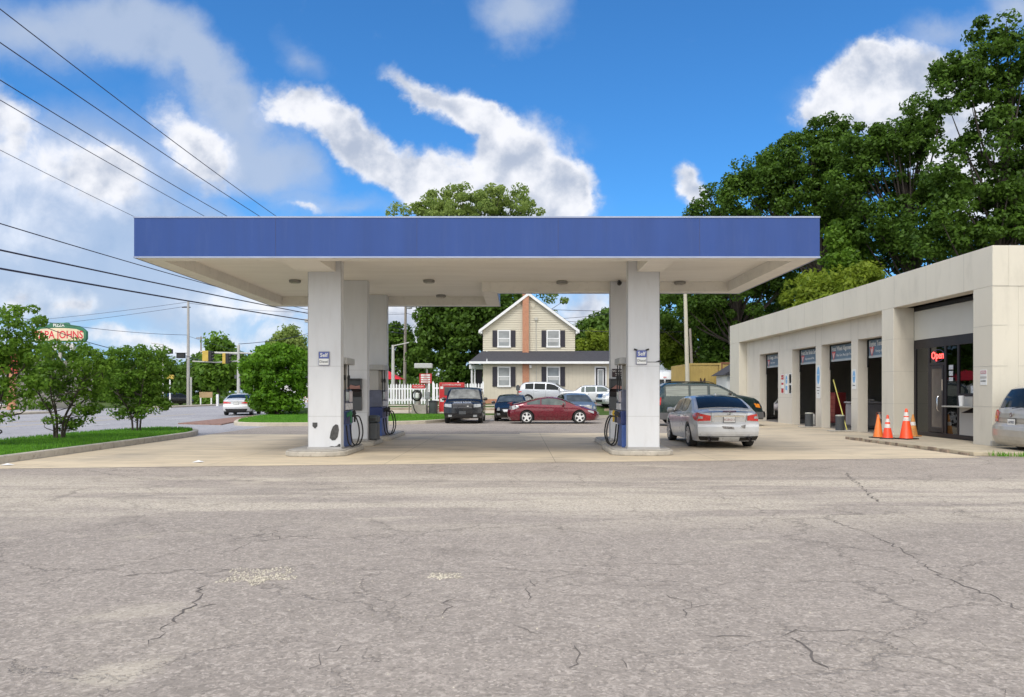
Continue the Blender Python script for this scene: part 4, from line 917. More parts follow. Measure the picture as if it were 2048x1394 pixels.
# blue-grey sedan behind the coupe
t = thing('parked_sedan', 'blue-grey sedan facing the camera behind the hood of the maroon coupe', 'car', (WX(1152,43.5),42.6+2.3,0), R(-80))
c = sedan(4.6,1.8,1.50); c.body(t, bluegrey, bluegrey, 0)
m = MB(); c.ptop(m, 2.88, 3.55, .08, .05); m.build('windshield', windshield_mid, t, smooth=60)
m = MB(); c.ptop(m, .65, 1.35, .1, .1); m.build('rear_window', M['carglass'], t, smooth=60)
c.side_windows(t, [(1.3,2.0),(2.07,3.0)], M['carglass'], M['black']); c.wheels(t, M['alloy'], 5); c.mirrors(t, bluegrey, 3.0); c.gaps(t,[1.3,2.03,3.1]); front_face(c, t, bluegrey)
# silver crossover in front of the house
t = thing('parked_crossover', 'silver crossover parked in front of the house', 'car', (WX(1098,57.5),57.5,.63), R(-10))
c = Car(4.77,1.89,[(0,1.05),(.1,1.2),(.42,1.56),(.7,1.66),(1.4,1.70),(2.5,1.67),(2.9,1.58),(3.65,1.12),(4.5,1.0),(4.77,.80)],[(0,1.0),(.4,1.12),(3.6,1.02),(4.4,.92),(4.77,.7)],.95,3.71,.36,.24,tum=.30)
c.body(t, silver2, dark_trim, .30)
m = MB(); c.ptop(m, .14, .42, .12, .1); m.build('rear_window', M['carglass'], t, smooth=60)
m = MB(); c.ptop(m, 2.95, 3.58, .08, .05); m.build('windshield', M['carglass_light'], t, smooth=60)
c.side_windows(t, [(.72,1.35),(1.42,2.22),(2.30,3.3)], M['carglass'], M['chrome'], mt=.13)
c.wheels(t, M['alloy'], 5); c.mirrors(t, silver2, 3.25); c.gaps(t,[1.38,2.26,3.35]); c.handles(t, silver2, [1.55,2.45]); front_face(c, t, silver2)
for s_ in (1,-1):
    m = MB(); c.pside(m, [(0,.98),(.2,1.0),(.42,.96)], [(0,.86),(.2,.88),(.42,.94)], s_, .012); c.pend(m, ((s_*.4,.98),(s_*.86,.98)), ((s_*.4,.92),(s_*.86,.86)), False, .012); m.build('tail_light', M['red_lens'], t, smooth=40)
# older silver sedan, nose right
t = thing('parked_sedan', 'older boxy silver sedan parked between the house and the maroon coupe', 'car', (WX(1118,51.8)+2.65,52.0,.63), R(-8))
c = Car(5.3,1.95,[(0,.86),(.05,.95),(1.0,1.0),(1.15,1.05),(1.5,1.30),(1.75,1.38),(2.9,1.38),(3.1,1.33),(3.7,1.0),(4.6,.93),(5.2,.82),(5.3,.74)],[(0,.84),(2.5,.90),(3.7,.92),(5.1,.78),(5.3,.7)],1.15,4.15,.34,.22,tum=.34,kr=.08,kf=.12,bulge=.04)
c.body(t, silver, silver, 0)
m = MB(); c.ptop(m, 1.16, 1.55, .1, .1); m.build('rear_window', M['carglass'], t, smooth=60)
m = MB(); c.ptop(m, 3.12, 3.66, .08, .05); m.build('windshield', M['carglass_light'], t, smooth=60)
c.side_windows(t, [(1.55,1.78),(1.84,2.5),(2.57,3.35)], M['carglass_light'], M['chrome']); c.wheels(t, M['alloy'], 9); c.mirrors(t, silver, 3.3); c.gaps(t,[1.75,2.53,3.4]); front_face(c, t, silver, (.56,.74),(.58,.72),(.55,.9)); c.handles(t, M['chrome'], [1.95,2.7])
# white sedan with its nose to the left, mostly behind the right columns
t = thing('parked_sedan', 'white sedan half hidden behind the right columns with its nose to the left', 'car', (WX(1196,49.3)+2.2,50.6,.60), R(200))
c = sedan(4.6,1.8,1.46); c.body(t, whitep, whitep, 0)
m = MB(); c.ptop(m, 2.88, 3.55, .08, .05); m.build('windshield', M['carglass_light'], t, smooth=60)
m = MB(); c.ptop(m, .65, 1.35, .1, .1); m.build('rear_window', M['carglass'], t, smooth=60)
c.side_windows(t, [(1.3,2.0),(2.07,3.0)], M['carglass'], M['black']); c.wheels(t, M['alloy'], 5); c.mirrors(t, whitep, 3.0); c.gaps(t,[1.3,2.03,3.1]); front_face(c, t, whitep)
# dark green utility vehicle, nose right
t = thing('utility_vehicle', 'dark green utility vehicle with grey bumpers parked behind the scuffed silver sedan', 'car', (WX(1533,35.2)-2.52,36.1,.004), 0)
c = Car(5.05,1.95,[(0,1.22),(.06,1.45),(.20,1.82),(.42,1.95),(1.0,1.99),(2.5,1.98),(2.85,1.93),(3.15,1.80),(3.75,1.46),(4.0,1.42),(4.65,1.31),(4.95,1.18),(5.05,1.0)],
        [(0,1.32),(3.7,1.34),(4.5,1.20),(4.9,1.08),(5.05,.9)],1.02,3.95,.39,.30,tum=.20,kr=.08,kf=.14,plan=[(0,.93),(.3,.97),(1,1),(4.0,1),(4.7,.97),(5.05,.90)],bulge=.05)
c.body(t, dkgreen, clad_grey, .62)
m = MB(); c.ptop(m, .08, .22, .10, .1); m.build('rear_window', M['carglass'], t, smooth=60)
m = MB(); c.ptop(m, 3.02, 3.70, .08, .05); m.build('windshield', M['carglass_light'], t, smooth=60)
c.side_windows(t, [(.42,1.50),(1.60,2.36),(2.48,3.50)], simple('painted_see_through', (.17,.19,.17), .08, var=.3, scale=3, stretch=(.3,1,6), spec=.7), M['black'], mt=.15)  # opaque panes: the lighter view through them is put into the colour
c.wheels(t, M['alloy'], 5); c.mirrors(t, blackp, 3.35,.10); c.gaps(t,[1.55,2.42,3.5],.4); c.handles(t, dkgreen, [1.75,2.6]); front_face(c, t, dkgreen, (.72,.9),(.74,.92),(.5,.88))
m = MB()
for s_ in (1,-1):
    m.tube([(.5-2.52, s_*.68,1.96),(.65-2.52, s_*.68,2.02),(2.5-2.52, s_*.68,2.01),(2.7-2.52, s_*.68,1.94)], .018, 8)
    mm = MB(); c.pend(mm, ((s_*.70,1.30),(s_*.92,1.32)), ((s_*.72,.95),(s_*.92,.93)), False, .012); c.pside(mm, [(0,1.30),(.13,1.30)], [(0,.94),(.10,.96)], s_, .012); mm.build('tail_light', M['red_lens'], t, smooth=40)
    mm = MB(); c.pside(mm, [(4.55,1.04),(4.92,1.0)], [(4.66,.86),(4.96,.82)], s_, .012); mm.build('turn_signal', M['amber_lens'], t, smooth=40)
m.build('roof_rail', dark_trim, t)
m = MB()
for s_ in (1,-1): c.pside(m, [(4.42,.66),(5.05,.64)], [(4.42,.36),(5.05,.36)], s_, .05)
c.pend(m, ((-.86,.66),(.86,.66)), ((-.84,.38),(.84,.38)), True, .07); m.build('bumper', clad_grey, t, smooth=40)
# silver sedan driving away on the road
t = thing('road_sedan', 'silver sedan driving away on the road left of the canopy', 'car', (WX(481,53),53.5,0), R(99))
c = Car(4.9,1.88,[(0,.98),(.1,1.05),(.5,1.12),(1.3,1.36),(1.9,1.45),(2.6,1.44),(3.0,1.36),(3.7,1.02),(4.4,.88),(4.9,.6)],[(0,.92),(.5,.99),(2.4,.95),(3.7,.92),(4.9,.55)],1.05,3.88,.34,.2,kr=.2,tum=.42)
c.body(t, silver, dark_trim, .30)
m = MB(); c.ptop(m, .60, 1.45, .1, .09); m.build('rear_window', M['carglass'], t, smooth=60)
m = MB(); c.ptop(m, 3.0, 3.65, .08, .06); m.build('windshield', M['carglass'], t, smooth=60)
c.side_windows(t, [(1.35,2.05),(2.12,3.10)], M['carglass'], M['black']); c.wheels(t, M['alloy'], 7); c.mirrors(t, silver, 3.1); c.plate(t, '', .80)
for s_ in (1,-1):
    m = MB(); c.pend(m, ((s_*.34,.86),(s_*.86,.94)), ((s_*.34,.80),(s_*.86,.78)), False, .014); c.pside(m, [(0,.94),(.35,.93)], [(0,.78),(.35,.90)], s_, .014); m.build('tail_light', M['red_lens'], t, smooth=40)
m = MB(); c.pend(m, ((-.72,.44),(.72,.44)), ((-.62,.24),(.62,.24)), False, .010); m.build('bumper_recess', M['black'], t)
# dark car waiting at the far side
t = thing('parked_car', 'small dark car beyond the road beside the tall wooden pole', 'car', (WX(350,92),92,.0), R(60))
c = sedan(4.4,1.78,1.45); c.body(t, blackp, blackp, 0); c.side_windows(t, [(1.3,2.0),(2.07,3.0)], M['carglass'], M['black']); c.wheels(t, M['alloy'], 5)
m = MB(); c.ptop(m, .65, 1.35, .1, .1); m.build('rear_window', M['carglass'], t, smooth=60)
for s_ in (1,-1): m = MB(); c.pend(m, ((s_*.45,.9),(s_*.84,.92)), ((s_*.45,.72),(s_*.84,.7)), False, .014); m.build('tail_light', M['red_lens'], t)
# white high-roof van behind the green utility vehicle
t = thing('white_van', 'white high-top van with dark rear windows behind the green utility vehicle', 'van', (WX(1337,58),58+2.6,.63), R(84))
c = Car(5.4,2.0,[(0,1.3),(.06,1.9),(.3,2.45),(.6,2.58),(3.6,2.56),(4.1,2.2),(4.5,1.35),(5.2,1.15),(5.4,.9)],[(0,1.2),(4.4,1.2),(5.4,.85)],1.2,4.4,.36,.3,tum=.10,kr=.05)
c.body(t, whitep, whitep, 0); c.wheels(t, M['alloy'], 5); c.side_windows(t, [(.5,1.9),(2.1,3.3)], M['carglass'], M['black'], lim=1.85)
for s_ in (1,-1):
    m = MB(); c.pend(m, ((s_*.06,1.86),(s_*.80,1.86)), ((s_*.06,1.40),(s_*.84,1.40)), False, .014); m.build('rear_window', M['carglass'], t)
    m = MB(); c.pend(m, ((s_*.80,1.2),(s_*.93,1.2)), ((s_*.80,.85),(s_*.93,.85)), False, .014); m.build('tail_light', M['red_lens'], t)
m = MB(); c.pend(m, ((-.12,2.06),(.12,2.06)), ((-.12,2.0),(.12,2.0)), False, .014); m.build('brake_light', M['red_lens'], t)
# ------------------------------------------------------------ garage building
gx = 12.8
def wl(name='garage'): return name
gar = thing('service_garage', 'long cream service garage with four open bays and a glazed office door', 'building', (12.8,20.86,0))
def GB(*a, mb=None):   # world box in the garage frame
    x0,x1,y0,y1,z0,z1 = a; return (mb or MB()).box(x0-12.8,x1-12.8,y0-20.86,y1-20.86,z0,z1)
ST, SD = M['stucco'], M['stucco_dark']
hd = GB(12.8,13.238,20.86,46.6,4.41,5.5).build('header', ST, gar, bev=.01)
s = MB()
for k in range(13):
    y = 22.2+k*2.05
    GB(12.797,12.81,y,y+.006,4.42,5.49, mb=s)
s.build('seam', simple('stucco_seam', (.33,.32,.29), .9), hd)
GB(12.802,13.24,44.7,46.598,0,4.408).build('pier', ST, gar, bev=.01)
pr = GB(12.80,13.50,26.35,27.2,.0,4.408).build('pier', ST, gar, bev=.01)
pn = GB(12.80,13.50,20.862,21.75,.0,4.408).build('pier', ST, gar, bev=.01)
s = MB()
for z in (1.15, 2.25, 3.35):
    GB(12.797,13.2,20.856,20.87,z,z+.006, mb=s); GB(12.797,12.81,20.87,21.748,z,z+.006, mb=s); GB(12.797,12.81,26.35,27.2,z,z+.006, mb=s); GB(12.81,13.49,26.346,26.36,z,z+.006, mb=s)
    GB(13.5,26,20.862,20.87,z,z+.006, mb=s)
GB(12.797,26,20.853,20.87,4.404,4.410, mb=s)
s.build('seam', MATS['stucco_seam'], gar)
# end wall
GB(13.502,26,20.866,21.12,0,4.408).build('wall', ST, gar)
GB(13.239,26,20.862,21.1,4.41,5.5).build('header', ST, gar)
GB(12.74,14.2,20.78,20.86,.10,.24).build('plinth', simple('plinth', (.36,.35,.32), .9, dirt=.3), gar, bev=.01)
# bay wall
w = MB()
for y0,y1 in ((42.3,44.7),(37.3,39.3),(33.7,34.35),(30.1,30.7)): GB(13.24,13.62,y0,y1,0,3.588, mb=w)
GB(13.24,13.62,27.2,44.7,3.59,4.409, mb=w)
w.build('bay_wall', SD, gar)
s = MB()
for y in (44.1,39.1,38.0,34.36,33.72,30.72,30.08,27.7): GB(13.236,13.25,y,y+.006,3.6,4.4, mb=s)
for y0,y1 in ((42.3,44.7),(37.3,39.3),(33.7,34.35),(30.1,30.7)): GB(13.236,13.25,y0,y1,1.28,1.286, mb=s)
s.build('seam', simple('stucco_seam_dark', (.26,.24,.21), .9), gar)
GB(13.25,26,46.3,46.6,0,5.49).build('wall', ST, gar)
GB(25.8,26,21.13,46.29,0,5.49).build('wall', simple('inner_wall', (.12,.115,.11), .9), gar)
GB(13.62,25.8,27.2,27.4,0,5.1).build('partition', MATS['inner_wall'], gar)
GB(13.24,25.9,21.0,46.4,5.15,5.3).build('roof', simple('roof_felt', (.08,.08,.08), .9), gar)
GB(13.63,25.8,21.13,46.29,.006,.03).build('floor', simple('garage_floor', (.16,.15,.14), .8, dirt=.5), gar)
# office front
GB(13.50,13.54,21.75,26.35,3.3,4.27).build('transom_panel', simple('transom_panel', (.50,.49,.44), .5, var=.03), gar, bev=.006)
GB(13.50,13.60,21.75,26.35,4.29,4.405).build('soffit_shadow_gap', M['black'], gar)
FX = 13.50
fr = MB()
def FB(y0,y1,z0,z1,d=.08,mb=fr): GB(FX,FX+d,y0,y1,z0,z1,mb=mb)
FB(21.75,26.35,3.0,3.298); FB(21.75,26.35,.10,.24)
for y0,y1 in ((26.24,26.35),(25.36,25.46),(24.40,24.50),(23.68,23.78),(21.75,21.83)): FB(y0,y1,.242,2.998)
FB(24.50,25.36,2.42,2.50)
fr.build('storefront_frame', M['bronze'], gar, bev=.006)
og = glassy('office_glass', (.05,.06,.06), .07)
mm = MB(); GB(FX+.03,FX+.038,25.46,26.24,.24,3.0,mb=mm); mm.build('side_pane', og, gar)
mm = MB(); GB(FX+.03,FX+.038,24.50,25.36,2.50,3.0,mb=mm); mm.build('transom_pane', og, gar)
mm = MB(); GB(FX+.03,FX+.038,23.78,24.40,.24,3.0,mb=mm); mm.build('side_pane', og, gar)
win = MB(); GB(FX+.03,FX+.038,21.83,23.68,1.50,3.0,mb=win); win.build('window', og, gar)
lp = GB(FX+.012,FX+.05,21.83,23.68,.242,1.42).build('lower_panel', simple('lower_panel', (.40,.39,.36), .5, var=.04), gar, bev=.005)
GB(FX+.0,FX+.07,21.83,23.68,1.42,1.50).build('window_sill', M['bronze'], gar, bev=.005)
dr = MB(); GB(FX-.015,FX+.02,24.52,24.62,.26,2.41,mb=dr); GB(FX-.015,FX+.02,25.25,25.35,.26,2.41,mb=dr); GB(FX-.015,FX+.02,24.62,25.25,2.30,2.41,mb=dr); GB(FX-.015,FX+.02,24.62,25.25,.26,.42,mb=dr)
door = dr.build('door', M['bronze'], gar, bev=.005)
GB(FX+.0,FX+.01,24.62,25.25,.42,2.30).build('pane', simple('door_glass', (.10,.085,.075), .15, spec=.5), door)
MB().tube([(FX-12.83,3.86,.95),(FX-12.88,3.86,.97),(FX-12.90,3.86,1.02),(FX-12.90,3.86,1.35),(FX-12.88,3.86,1.40),(FX-12.83,3.86,1.42)], .02, 8).build('handle', M['chrome'], door, smooth=60)
GB(FX-.022,FX-.016,24.56,24.60,1.6,1.95).build('notice', simple('notice_tan', (.45,.38,.30), .7), door)
GB(13.12,13.50,22.05,23.95,1.09,1.13).build('counter_shelf', simple('shelf', (.35,.34,.30), .5), gar, bev=.006)
MB().prismy([(.34,1.09-.16),(.70,1.09-.16),(.70,1.088)], 22.9-20.86, 22.94-20.86).build('shelf_bracket', M['dark_metal'], gar)
t = thing('drink_cup', 'tall white cup standing on the office window shelf', 'cup', (13.30,23.2,1.13))
MB().lathe([(.055,0),(.075,.27),(.08,.275),(.08,.30),(.06,.31)], 18).build('cup', M['white'], t, smooth=40)
t = thing('payment_box', 'small brown metal box on the office window shelf', 'box', (13.38,22.45,1.13))
MB().box(-.1,.1,-.14,.14,0,.33).build('body', simple('brown_metal', (.16,.08,.05), .5, metal=.3), t, bev=.01); MB().box(-.105,-.101,-.11,.11,.04,.29).build('door', simple('brown_metal2', (.22,.12,.08), .5), t)
# stickers on glass and paper
t = thing('door_stickers', 'white notices stuck on the glass beside the office door', 'notice', (FX-.004,24.1,2.15))
for k,(y,z,w_,h_) in enumerate(((0,.17,.24,.14),(0,-.02,.22,.15),(0,-.20,.22,.12))):
    MB().box(-.002,.0,y-w_/2,y+w_/2,z-h_/2,z+h_/2).build('notice', simple('paper_grey', (.42,.44,.46), .6, var=.4, scale=18), t)
t = thing('window_notice', 'small white notice low on the office window', 'notice', (FX+.02,22.95,1.62))
MB().box(-.002,.0,-.14,.14,-.1,.12).build('paper', MATS['paper_grey'], t)
# neon sign
t = thing('neon_sign', 'red neon Open sign above the office door', 'sign', (FX+.02,24.9,2.72))
nm = emit('neon_red', (1.0,.06,.05), 2.2)
text('Open', .32, nm, t, (-.01,0,0), FW, bold=.004)
MB().tube([(0,.36*math.cos(a),.19*math.sin(a)) for a in [2*math.pi*k/28 for k in range(29)]], .010, 6).build('neon_ring', simple('neon_tube_off', (.05,.06,.14), .4), t)
MB().box(.02,.03,-.4,.4,-.22,.24).build('backing', M['black'], t)
# inside the office: a counter and a pale coat shape that shows through the glass
t = thing('office_counter', 'pale counter with papers inside the office behind the glass', 'counter', (14.6,24.0,.03))
MB().box(0,.6,-1.6,.8,0,1.05).build('body', simple('counter_white', (.16,.16,.16), .5), t, bev=.02); MB().box(-.05,.65,-1.65,.85,1.05,1.10).build('counter_top', M['grey_panel'], t, bev=.01)
GB(13.7,25.7,21.2,27.1,.03,.05).build('office_floor', simple('office_floor', (.2,.19,.18), .5), gar)
# small signs
def wallsign(name, label, x, y, z, w_, h_, parts, cat='sign', group=None, rot=FW):
    t = thing(name, label, cat, (x,y,z), 0, group)
    MB().box(-.012,-.002,-w_/2,w_/2,-h_/2,h_/2).build('panel', sw, t)
    for p in parts:
        if p[0] == 'r': _, y0,y1,z0,z1,m_ = p; MB().box(-.016,-.0125,y0,y1,z0,z1).build('colour_field', m_, t)
        elif p[0] == 'o':
            _, cy, cz, ry, rz_, m_ = p
            MB().prismx([(cy+ry*math.cos(2*math.pi*k/24), cz+rz_*math.sin(2*math.pi*k/24)) for k in range(24)], -.016, -.0125).build('round_mark', m_, t)
        else: _, s_, sz, cy, cz, m_ = p; text(s_, sz, m_, t, (-.018,cy,cz), FW)
    return t
lb = simple('light_blue', (.16,.36,.60), .5)
wallsign('alarm_sign','two small white notices on the corner pier beside the office window',12.80,21.25,1.95,.30,.42,[('r',-.13,.13,.10,.19,simple('pinkish',(.5,.28,.3),.6)),('r',-.14,.14,-.03,.03,M['grey_panel']),('t','NOTICE',.055,0,.14,sw),('t','NO PARKING',.04,0,-.10,sk)])
wallsign('wall_poster','tall white poster with a blue oval between the second and third bay',13.24,34.02,2.0,.42,1.45,[('o',0,.28,.16,.38,lb),('t','SERVICE',.07,0,.30,sw),('t','Hours & Rates',.055,0,-.25,sk),('t','Inspection',.055,0,-.38,sk),('t','Repairs',.055,0,-.5,sk)])
wallsign('wall_poster','short white poster with a blue oval between the third and fourth bay',13.24,30.42,2.05,.34,.78,[('o',0,.10,.12,.24,lb),('t','SERVICE',.05,0,.12,sw),('t','CERTIFIED',.045,0,-.24,sk)])
wallsign('wall_sign','narrow red and white notice nearest the first bay',13.24,38.62,1.95,.36,.95,[('r',-.16,.16,.22,.44,sr),('r',-.16,.16,-.04,.06,sr),('r',-.16,.16,-.44,-.22,sr),('t','NO PARKING',.045,0,.33,sw)],group='notices on the pier between the first two bays')
wallsign('wall_sign','narrow blue and white notice in the middle of three by the second bay',13.24,38.05,1.95,.36,.98,[('o',0,.2,.12,.2,lb),('r',-.12,.12,-.3,-.1,lb),('t','STOP',.06,0,.2,sw)],group='notices on the pier between the first two bays')
wallsign('wall_sign','narrow black and white notice nearest the second bay',13.24,37.52,1.95,.30,1.0,[('r',-.14,.14,.02,.46,sk),('r',-.09,.09,.10,.40,sw),('r',-.14,.14,-.46,-.06,sk),('r',-.08,.08,-.28,-.14,sw)],group='notices on the pier between the first two bays')
# bay banners (lowered top panels of the doors) with their lettering
bm_ = simple('banner_blue', (.10,.16,.22), .5, var=.1)
bays = [(39.3,42.3,'Oil Change, Lube &','Filter Service'),(34.35,37.3,'Front Disc Brake Service','Replacement of Pads'),(30.7,33.7,'Front Wheel Alignment','Most Cars, Most Light Trucks'),(27.2,30.1,'Engine Tune-Up','Foreign & Domestic')]
cardin = ['first','second','third','fourth']
for i,(y0,y1,a,b_) in enumerate(bays):
    yc = (y0+y1)/2
    t = thing('bay_banner', f'blue-grey service banner reading {a.split(",")[0]} over the {cardin[i]} bay from the far end', 'banner', (13.64,yc,2.86), 0, 'service banners over the garage bays')
    MB().box(0,.03,-(y1-y0)/2+.02,(y1-y0)/2-.02,0,.68).build('panel', bm_, t)
    MB().box(-.004,.0,-(y1-y0)/2+.02,(y1-y0)/2-.02,.0,.09).build('lower_stripe', simple('banner_stripe', (.34,.38,.40), .5), t)
    yl = (y1-y0)/2-.14
    MB().prismx([(yl,.42),(yl-.40,.42),(yl-.20,.04)], -.010,-.006).build('red_triangle', simple('tri_red', (.55,.08,.08), .5), t)
    MB().prismx([(yl-.10,.36),(yl-.16,.36),(yl-.20,.24),(yl-.24,.36),(yl-.30,.36),(yl-.20,.12)], -.013,-.0105).build('white_mark', sw, t)
    text(a, .27, sw, t, (-.012,yl+.02,.53), FW, align='LEFT', bold=.004, sx=.78)
    text(b_, .15, sw, t, (-.012,yl-.50,.25), FW, align='LEFT', sx=.9)
    MB().box(-.05,.0,(y1-y0)/2-.06,(y1-y0)/2-.01,-.35,.70).build('door_track', M['black'], t)
# walkway with worn kerb
wk = [(10.8,25.5),(10.9,22),(11.05,18.75),(12.3,18.2),(13.6,18.2),(13.6,26.35),(12.8,26.9),(12.2,26.2)]
wkp = simple('walkway', (.42,.36,.26), .9, var=.12, scale=1.5, bump=.3, bscale=20, dirt=.35)
struct(MB().prism([(10.8,25.5),(10.9,22),(11.05,18.75),(16,17.9),(16,20.77),(12.79,20.77),(12.79,21.75),(13.49,21.75),(13.49,26.34),(12.79,26.34),(12.79,26.8),(12.2,26.2)], .0, .10).build('walkway', wkp, bev=.015))
rs = random.Random(3); ke = MB(); y = 25.4
while y > 18.9:
    l = rs.uniform(.1,.45); x = 10.79+(25.5-y)*.036; ke.box(x-.03,x+.02,y-l,y,.0,.10+rs.uniform(-.05,.004)); y -= l+rs.uniform(0,.45)
struct(ke.build('broken_kerb_edge', simple('kerb_rust', (.26,.20,.15), .95, var=.4, scale=6, bump=.5)))
tag(blades('grass', [(11.2,18.3),(12.3,18.0),(12.2,18.3),(11.3,18.65)], 120, .10, blade_m, .06, 7), 'tuft of weeds at the end of the walkway kerb', 'grass', kind='stuff')
# bollards
for i,(px,py) in enumerate(((1618,855),(1680,863))):
    Y = 2402.5/(py-CY); X = WX(px,Y)
    t = thing('bollard', ['dark steel bollard in front of the second garage bay','dark steel bollard in front of the third garage bay with a yellow pole behind it'][i], 'bollard', (X,Y,.004), 0, 'bollards in front of the garage bays')
    MB().lathe([(.17,.03),(.17,.60)], 24).build('post', simple('bollard_grey', (.05,.055,.06), .6, dirt=.3), t, smooth=40)
    MB().lathe([(.175,.60),(.178,.615),(.15,.645),(.04,.655)], 24).build('cap', simple('bollard_cap', (.35,.35,.30), .9, var=.3, scale=8), t, smooth=60)
    MB().prism([(-.42,-.36),(.40,-.38),(.44,.30),(-.38,.36)], 0, .045).build('footing', M['concrete_k'], t, bev=.015)
# traffic cones
def cone(label, loc, h, body, bands, tilt=0):
    t = thing('traffic_cone', label, 'traffic cone', loc, rs.uniform(0,1), 'traffic cones beside the office door')
    r0, r1 = h*.20, h*.035
    MB().box(-r0*1.35,r0*1.35,-r0*1.35,r0*1.35,0,.035).build('base', M['black'] if body is not M['orange_old'] else body, t, bev=.01)
    MB().lathe([(r0*1.08,.035),(r0,.06),(r1,h-.01),(r1*.7,h),(r1*.5,h)], 26).build('cone', body, t, smooth=50)
    for a, b_ in bands:
        f = lambda z: lerp(r0, r1, (z-.06)/(h-.07))+.004
        MB().lathe([(f(a*h),a*h),(f(b_*h),b_*h)], 26).build('reflective_band', simple('cone_band', (.70,.66,.62), .4, dirt=.25, scale=7), t, smooth=50)
    return t
cone('slim plain orange traffic cone leftmost by the office door', (11.42,24.5,.10), .74, simple('cone_plain', (.80,.20,.03), .5, dirt=.2), [])
cone('red-orange cone with two white bands left of the tallest cone', (11.50,24.05,.10), .74, simple('cone_redorange', (.85,.07,.02), .45, dirt=.15), [(.46,.62),(.70,.84)])
cone('tallest orange traffic cone with two pale bands beside the office door', (11.98,23.85,.10), .94, simple('cone_redorange2', (.88,.08,.015), .45, dirt=.15), [(.60,.72),(.76,.88)])
cone('dirty faded traffic cone against the pier by the office door', (12.95,25.35,.10), .72, M['orange_old'], [(.5,.66)])
# contents of the bays
t = thing('utility_bin', 'big grey wheeled bin standing in the third garage bay', 'bin', (14.35,32.0,.03))
MB().prism([(-.55,-.6),(.55,-.6),(.55,.6),(-.55,.6)], .12, 1.05).build('body', simple('bin_grey', (.22,.21,.22), .5, dirt=.2), t, bev=.06); MB().box(-.6,.6,-.64,.64,1.052,1.12).build('lid', simple('bin_grey2', (.28,.27,.28), .5), t, bev=.03)
MB().box(-.1,.3,-.3,.3,1.13,1.22).build('cloth', simple('rag', (.3,.28,.26), .9, var=.4, scale=9), t, bev=.04)
t = thing('pole', 'yellow pole leaning across the third garage bay', 'pole', (13.2,31.0,.02))
MB().tube([(0,0,0),(.25,1.95,2.05)], .022, 8).build('shaft', simple('yellow_pole', (.55,.50,.12), .5), t)
t = thing('service_cart', 'metal cart loaded with parts in the fourth garage bay', 'cart', (13.95,28.9,.03))
fm = MB()
for x in (-.3,.3):
    for y in (-.5,.5): fm.box(x-.02,x+.02,y-.02,y+.02,0,.75)
for z in (.2,.5,.75): fm.box(-.32,.32,-.52,.52,z-.02,z)
fm.build('frame', simple('cart_red', (.18,.05,.04), .5), t)
rr = random.Random(8)
for k in range(10):
    x, y, z = rr.uniform(-.22,.22), rr.uniform(-.4,.4), (.2,.5,.75)[k%3]; s1, s2, s3 = rr.uniform(.05,.12), rr.uniform(.06,.14), rr.uniform(.1,.26)
    o = MB().box(x-s1,x+s1,y-s2,y+s2,z+.001,z+s3).build('parts_box', simple(['box_tan','box_white','box_dark'][k%3], [(.40,.30,.2),(.5,.48,.45),(.08,.08,.09)][k%3], .8, var=.2), None, loc=(13.95,28.9,.03), bev=.01)
    tag(o, ['brown parts box','pale parts box','dark parts box'][k%3]+' on the '+['bottom','middle','top'][k%3]+' shelf of the cart in the fourth bay', 'box', 'boxes on the service cart')
t = thing('hose_reel', 'wheeled hose reel standing in the first garage bay', 'hose reel', (13.9,40.9,.03), R(70))
MB().tube([(.28*math.cos(a),0,.3+.28*math.sin(a)) for a in [2*math.pi*k/20 for k in range(21)]], .025, 6).build('wheel', simple('wheel_grey',(.22,.22,.21),.6), t); MB().tube([(0,0,.3),(-.3,.1,.9),(-.35,.1,1.15)], .02, 6).tube([(0,.3,.3),(-.3,.3,.9),(-.35,.1,1.15)], .02, 6).build('frame', M['grey_pole'], t)
MB().lathe([(.2,-.12),(.2,.12)], 16, (-.15,.2,.75), 'y').build('drum', simple('drum_pale', (.36,.34,.36), .7, var=.4, scale=9), t)
t = thing('tool_chest', 'red tool chest just inside the second garage bay', 'tool chest', (14.8,35.9,.03))
MB().box(-.25,.25,-.45,.45,.1,1.5).build('body', simple('chest_red', (.22,.03,.03), .4), t, bev=.01)
for k in range(6): MB().box(-.262,-.252,-.42,.42,.18+k*.2,.34+k*.2).build('drawer', simple('chest_drawer', (.30,.07,.05), .35, var=.3, scale=5), t)
for k,(y,z,hh,cc,nm_) in enumerate(((35.2,.03,.9,(.03,.14,.05),'green'),(35.5,.03,.6,(.05,.16,.04),'short green'),(36.6,.03,.5,(.5,.5,.48),'white'))):
    t = thing('gas_cylinder' if k < 2 else 'oil_container', f'{nm_} {"gas cylinder" if k<2 else "oil container"} standing in the second garage bay', 'cylinder' if k<2 else 'container', (14.0,y,z))
    MB().lathe([(.11,0),(.12,.02),(.12,hh-.12),(.08,hh-.03),(.03,hh)], 18).build('body', simple('cyl_'+nm_.replace(' ','_'), cc, .5), t, smooth=50); MB().lathe([(.035,hh),(.035,hh+.07)], 12).build('valve', M['chrome'], t)
t = thing('rag_stack', 'pale folded cloths hanging in the second garage bay', 'cloth', (14.3,36.1,.9))
MB().grid([[(0+.05*math.sin(j*1.7),-.12+j*.06,1.0-k*.2+.04*math.sin(j+k)) for j in range(5)] for k in range(6)]).build('cloth', simple('cloth_cream', (.5,.46,.38), .9, var=.4, scale=9), t, smooth=60)
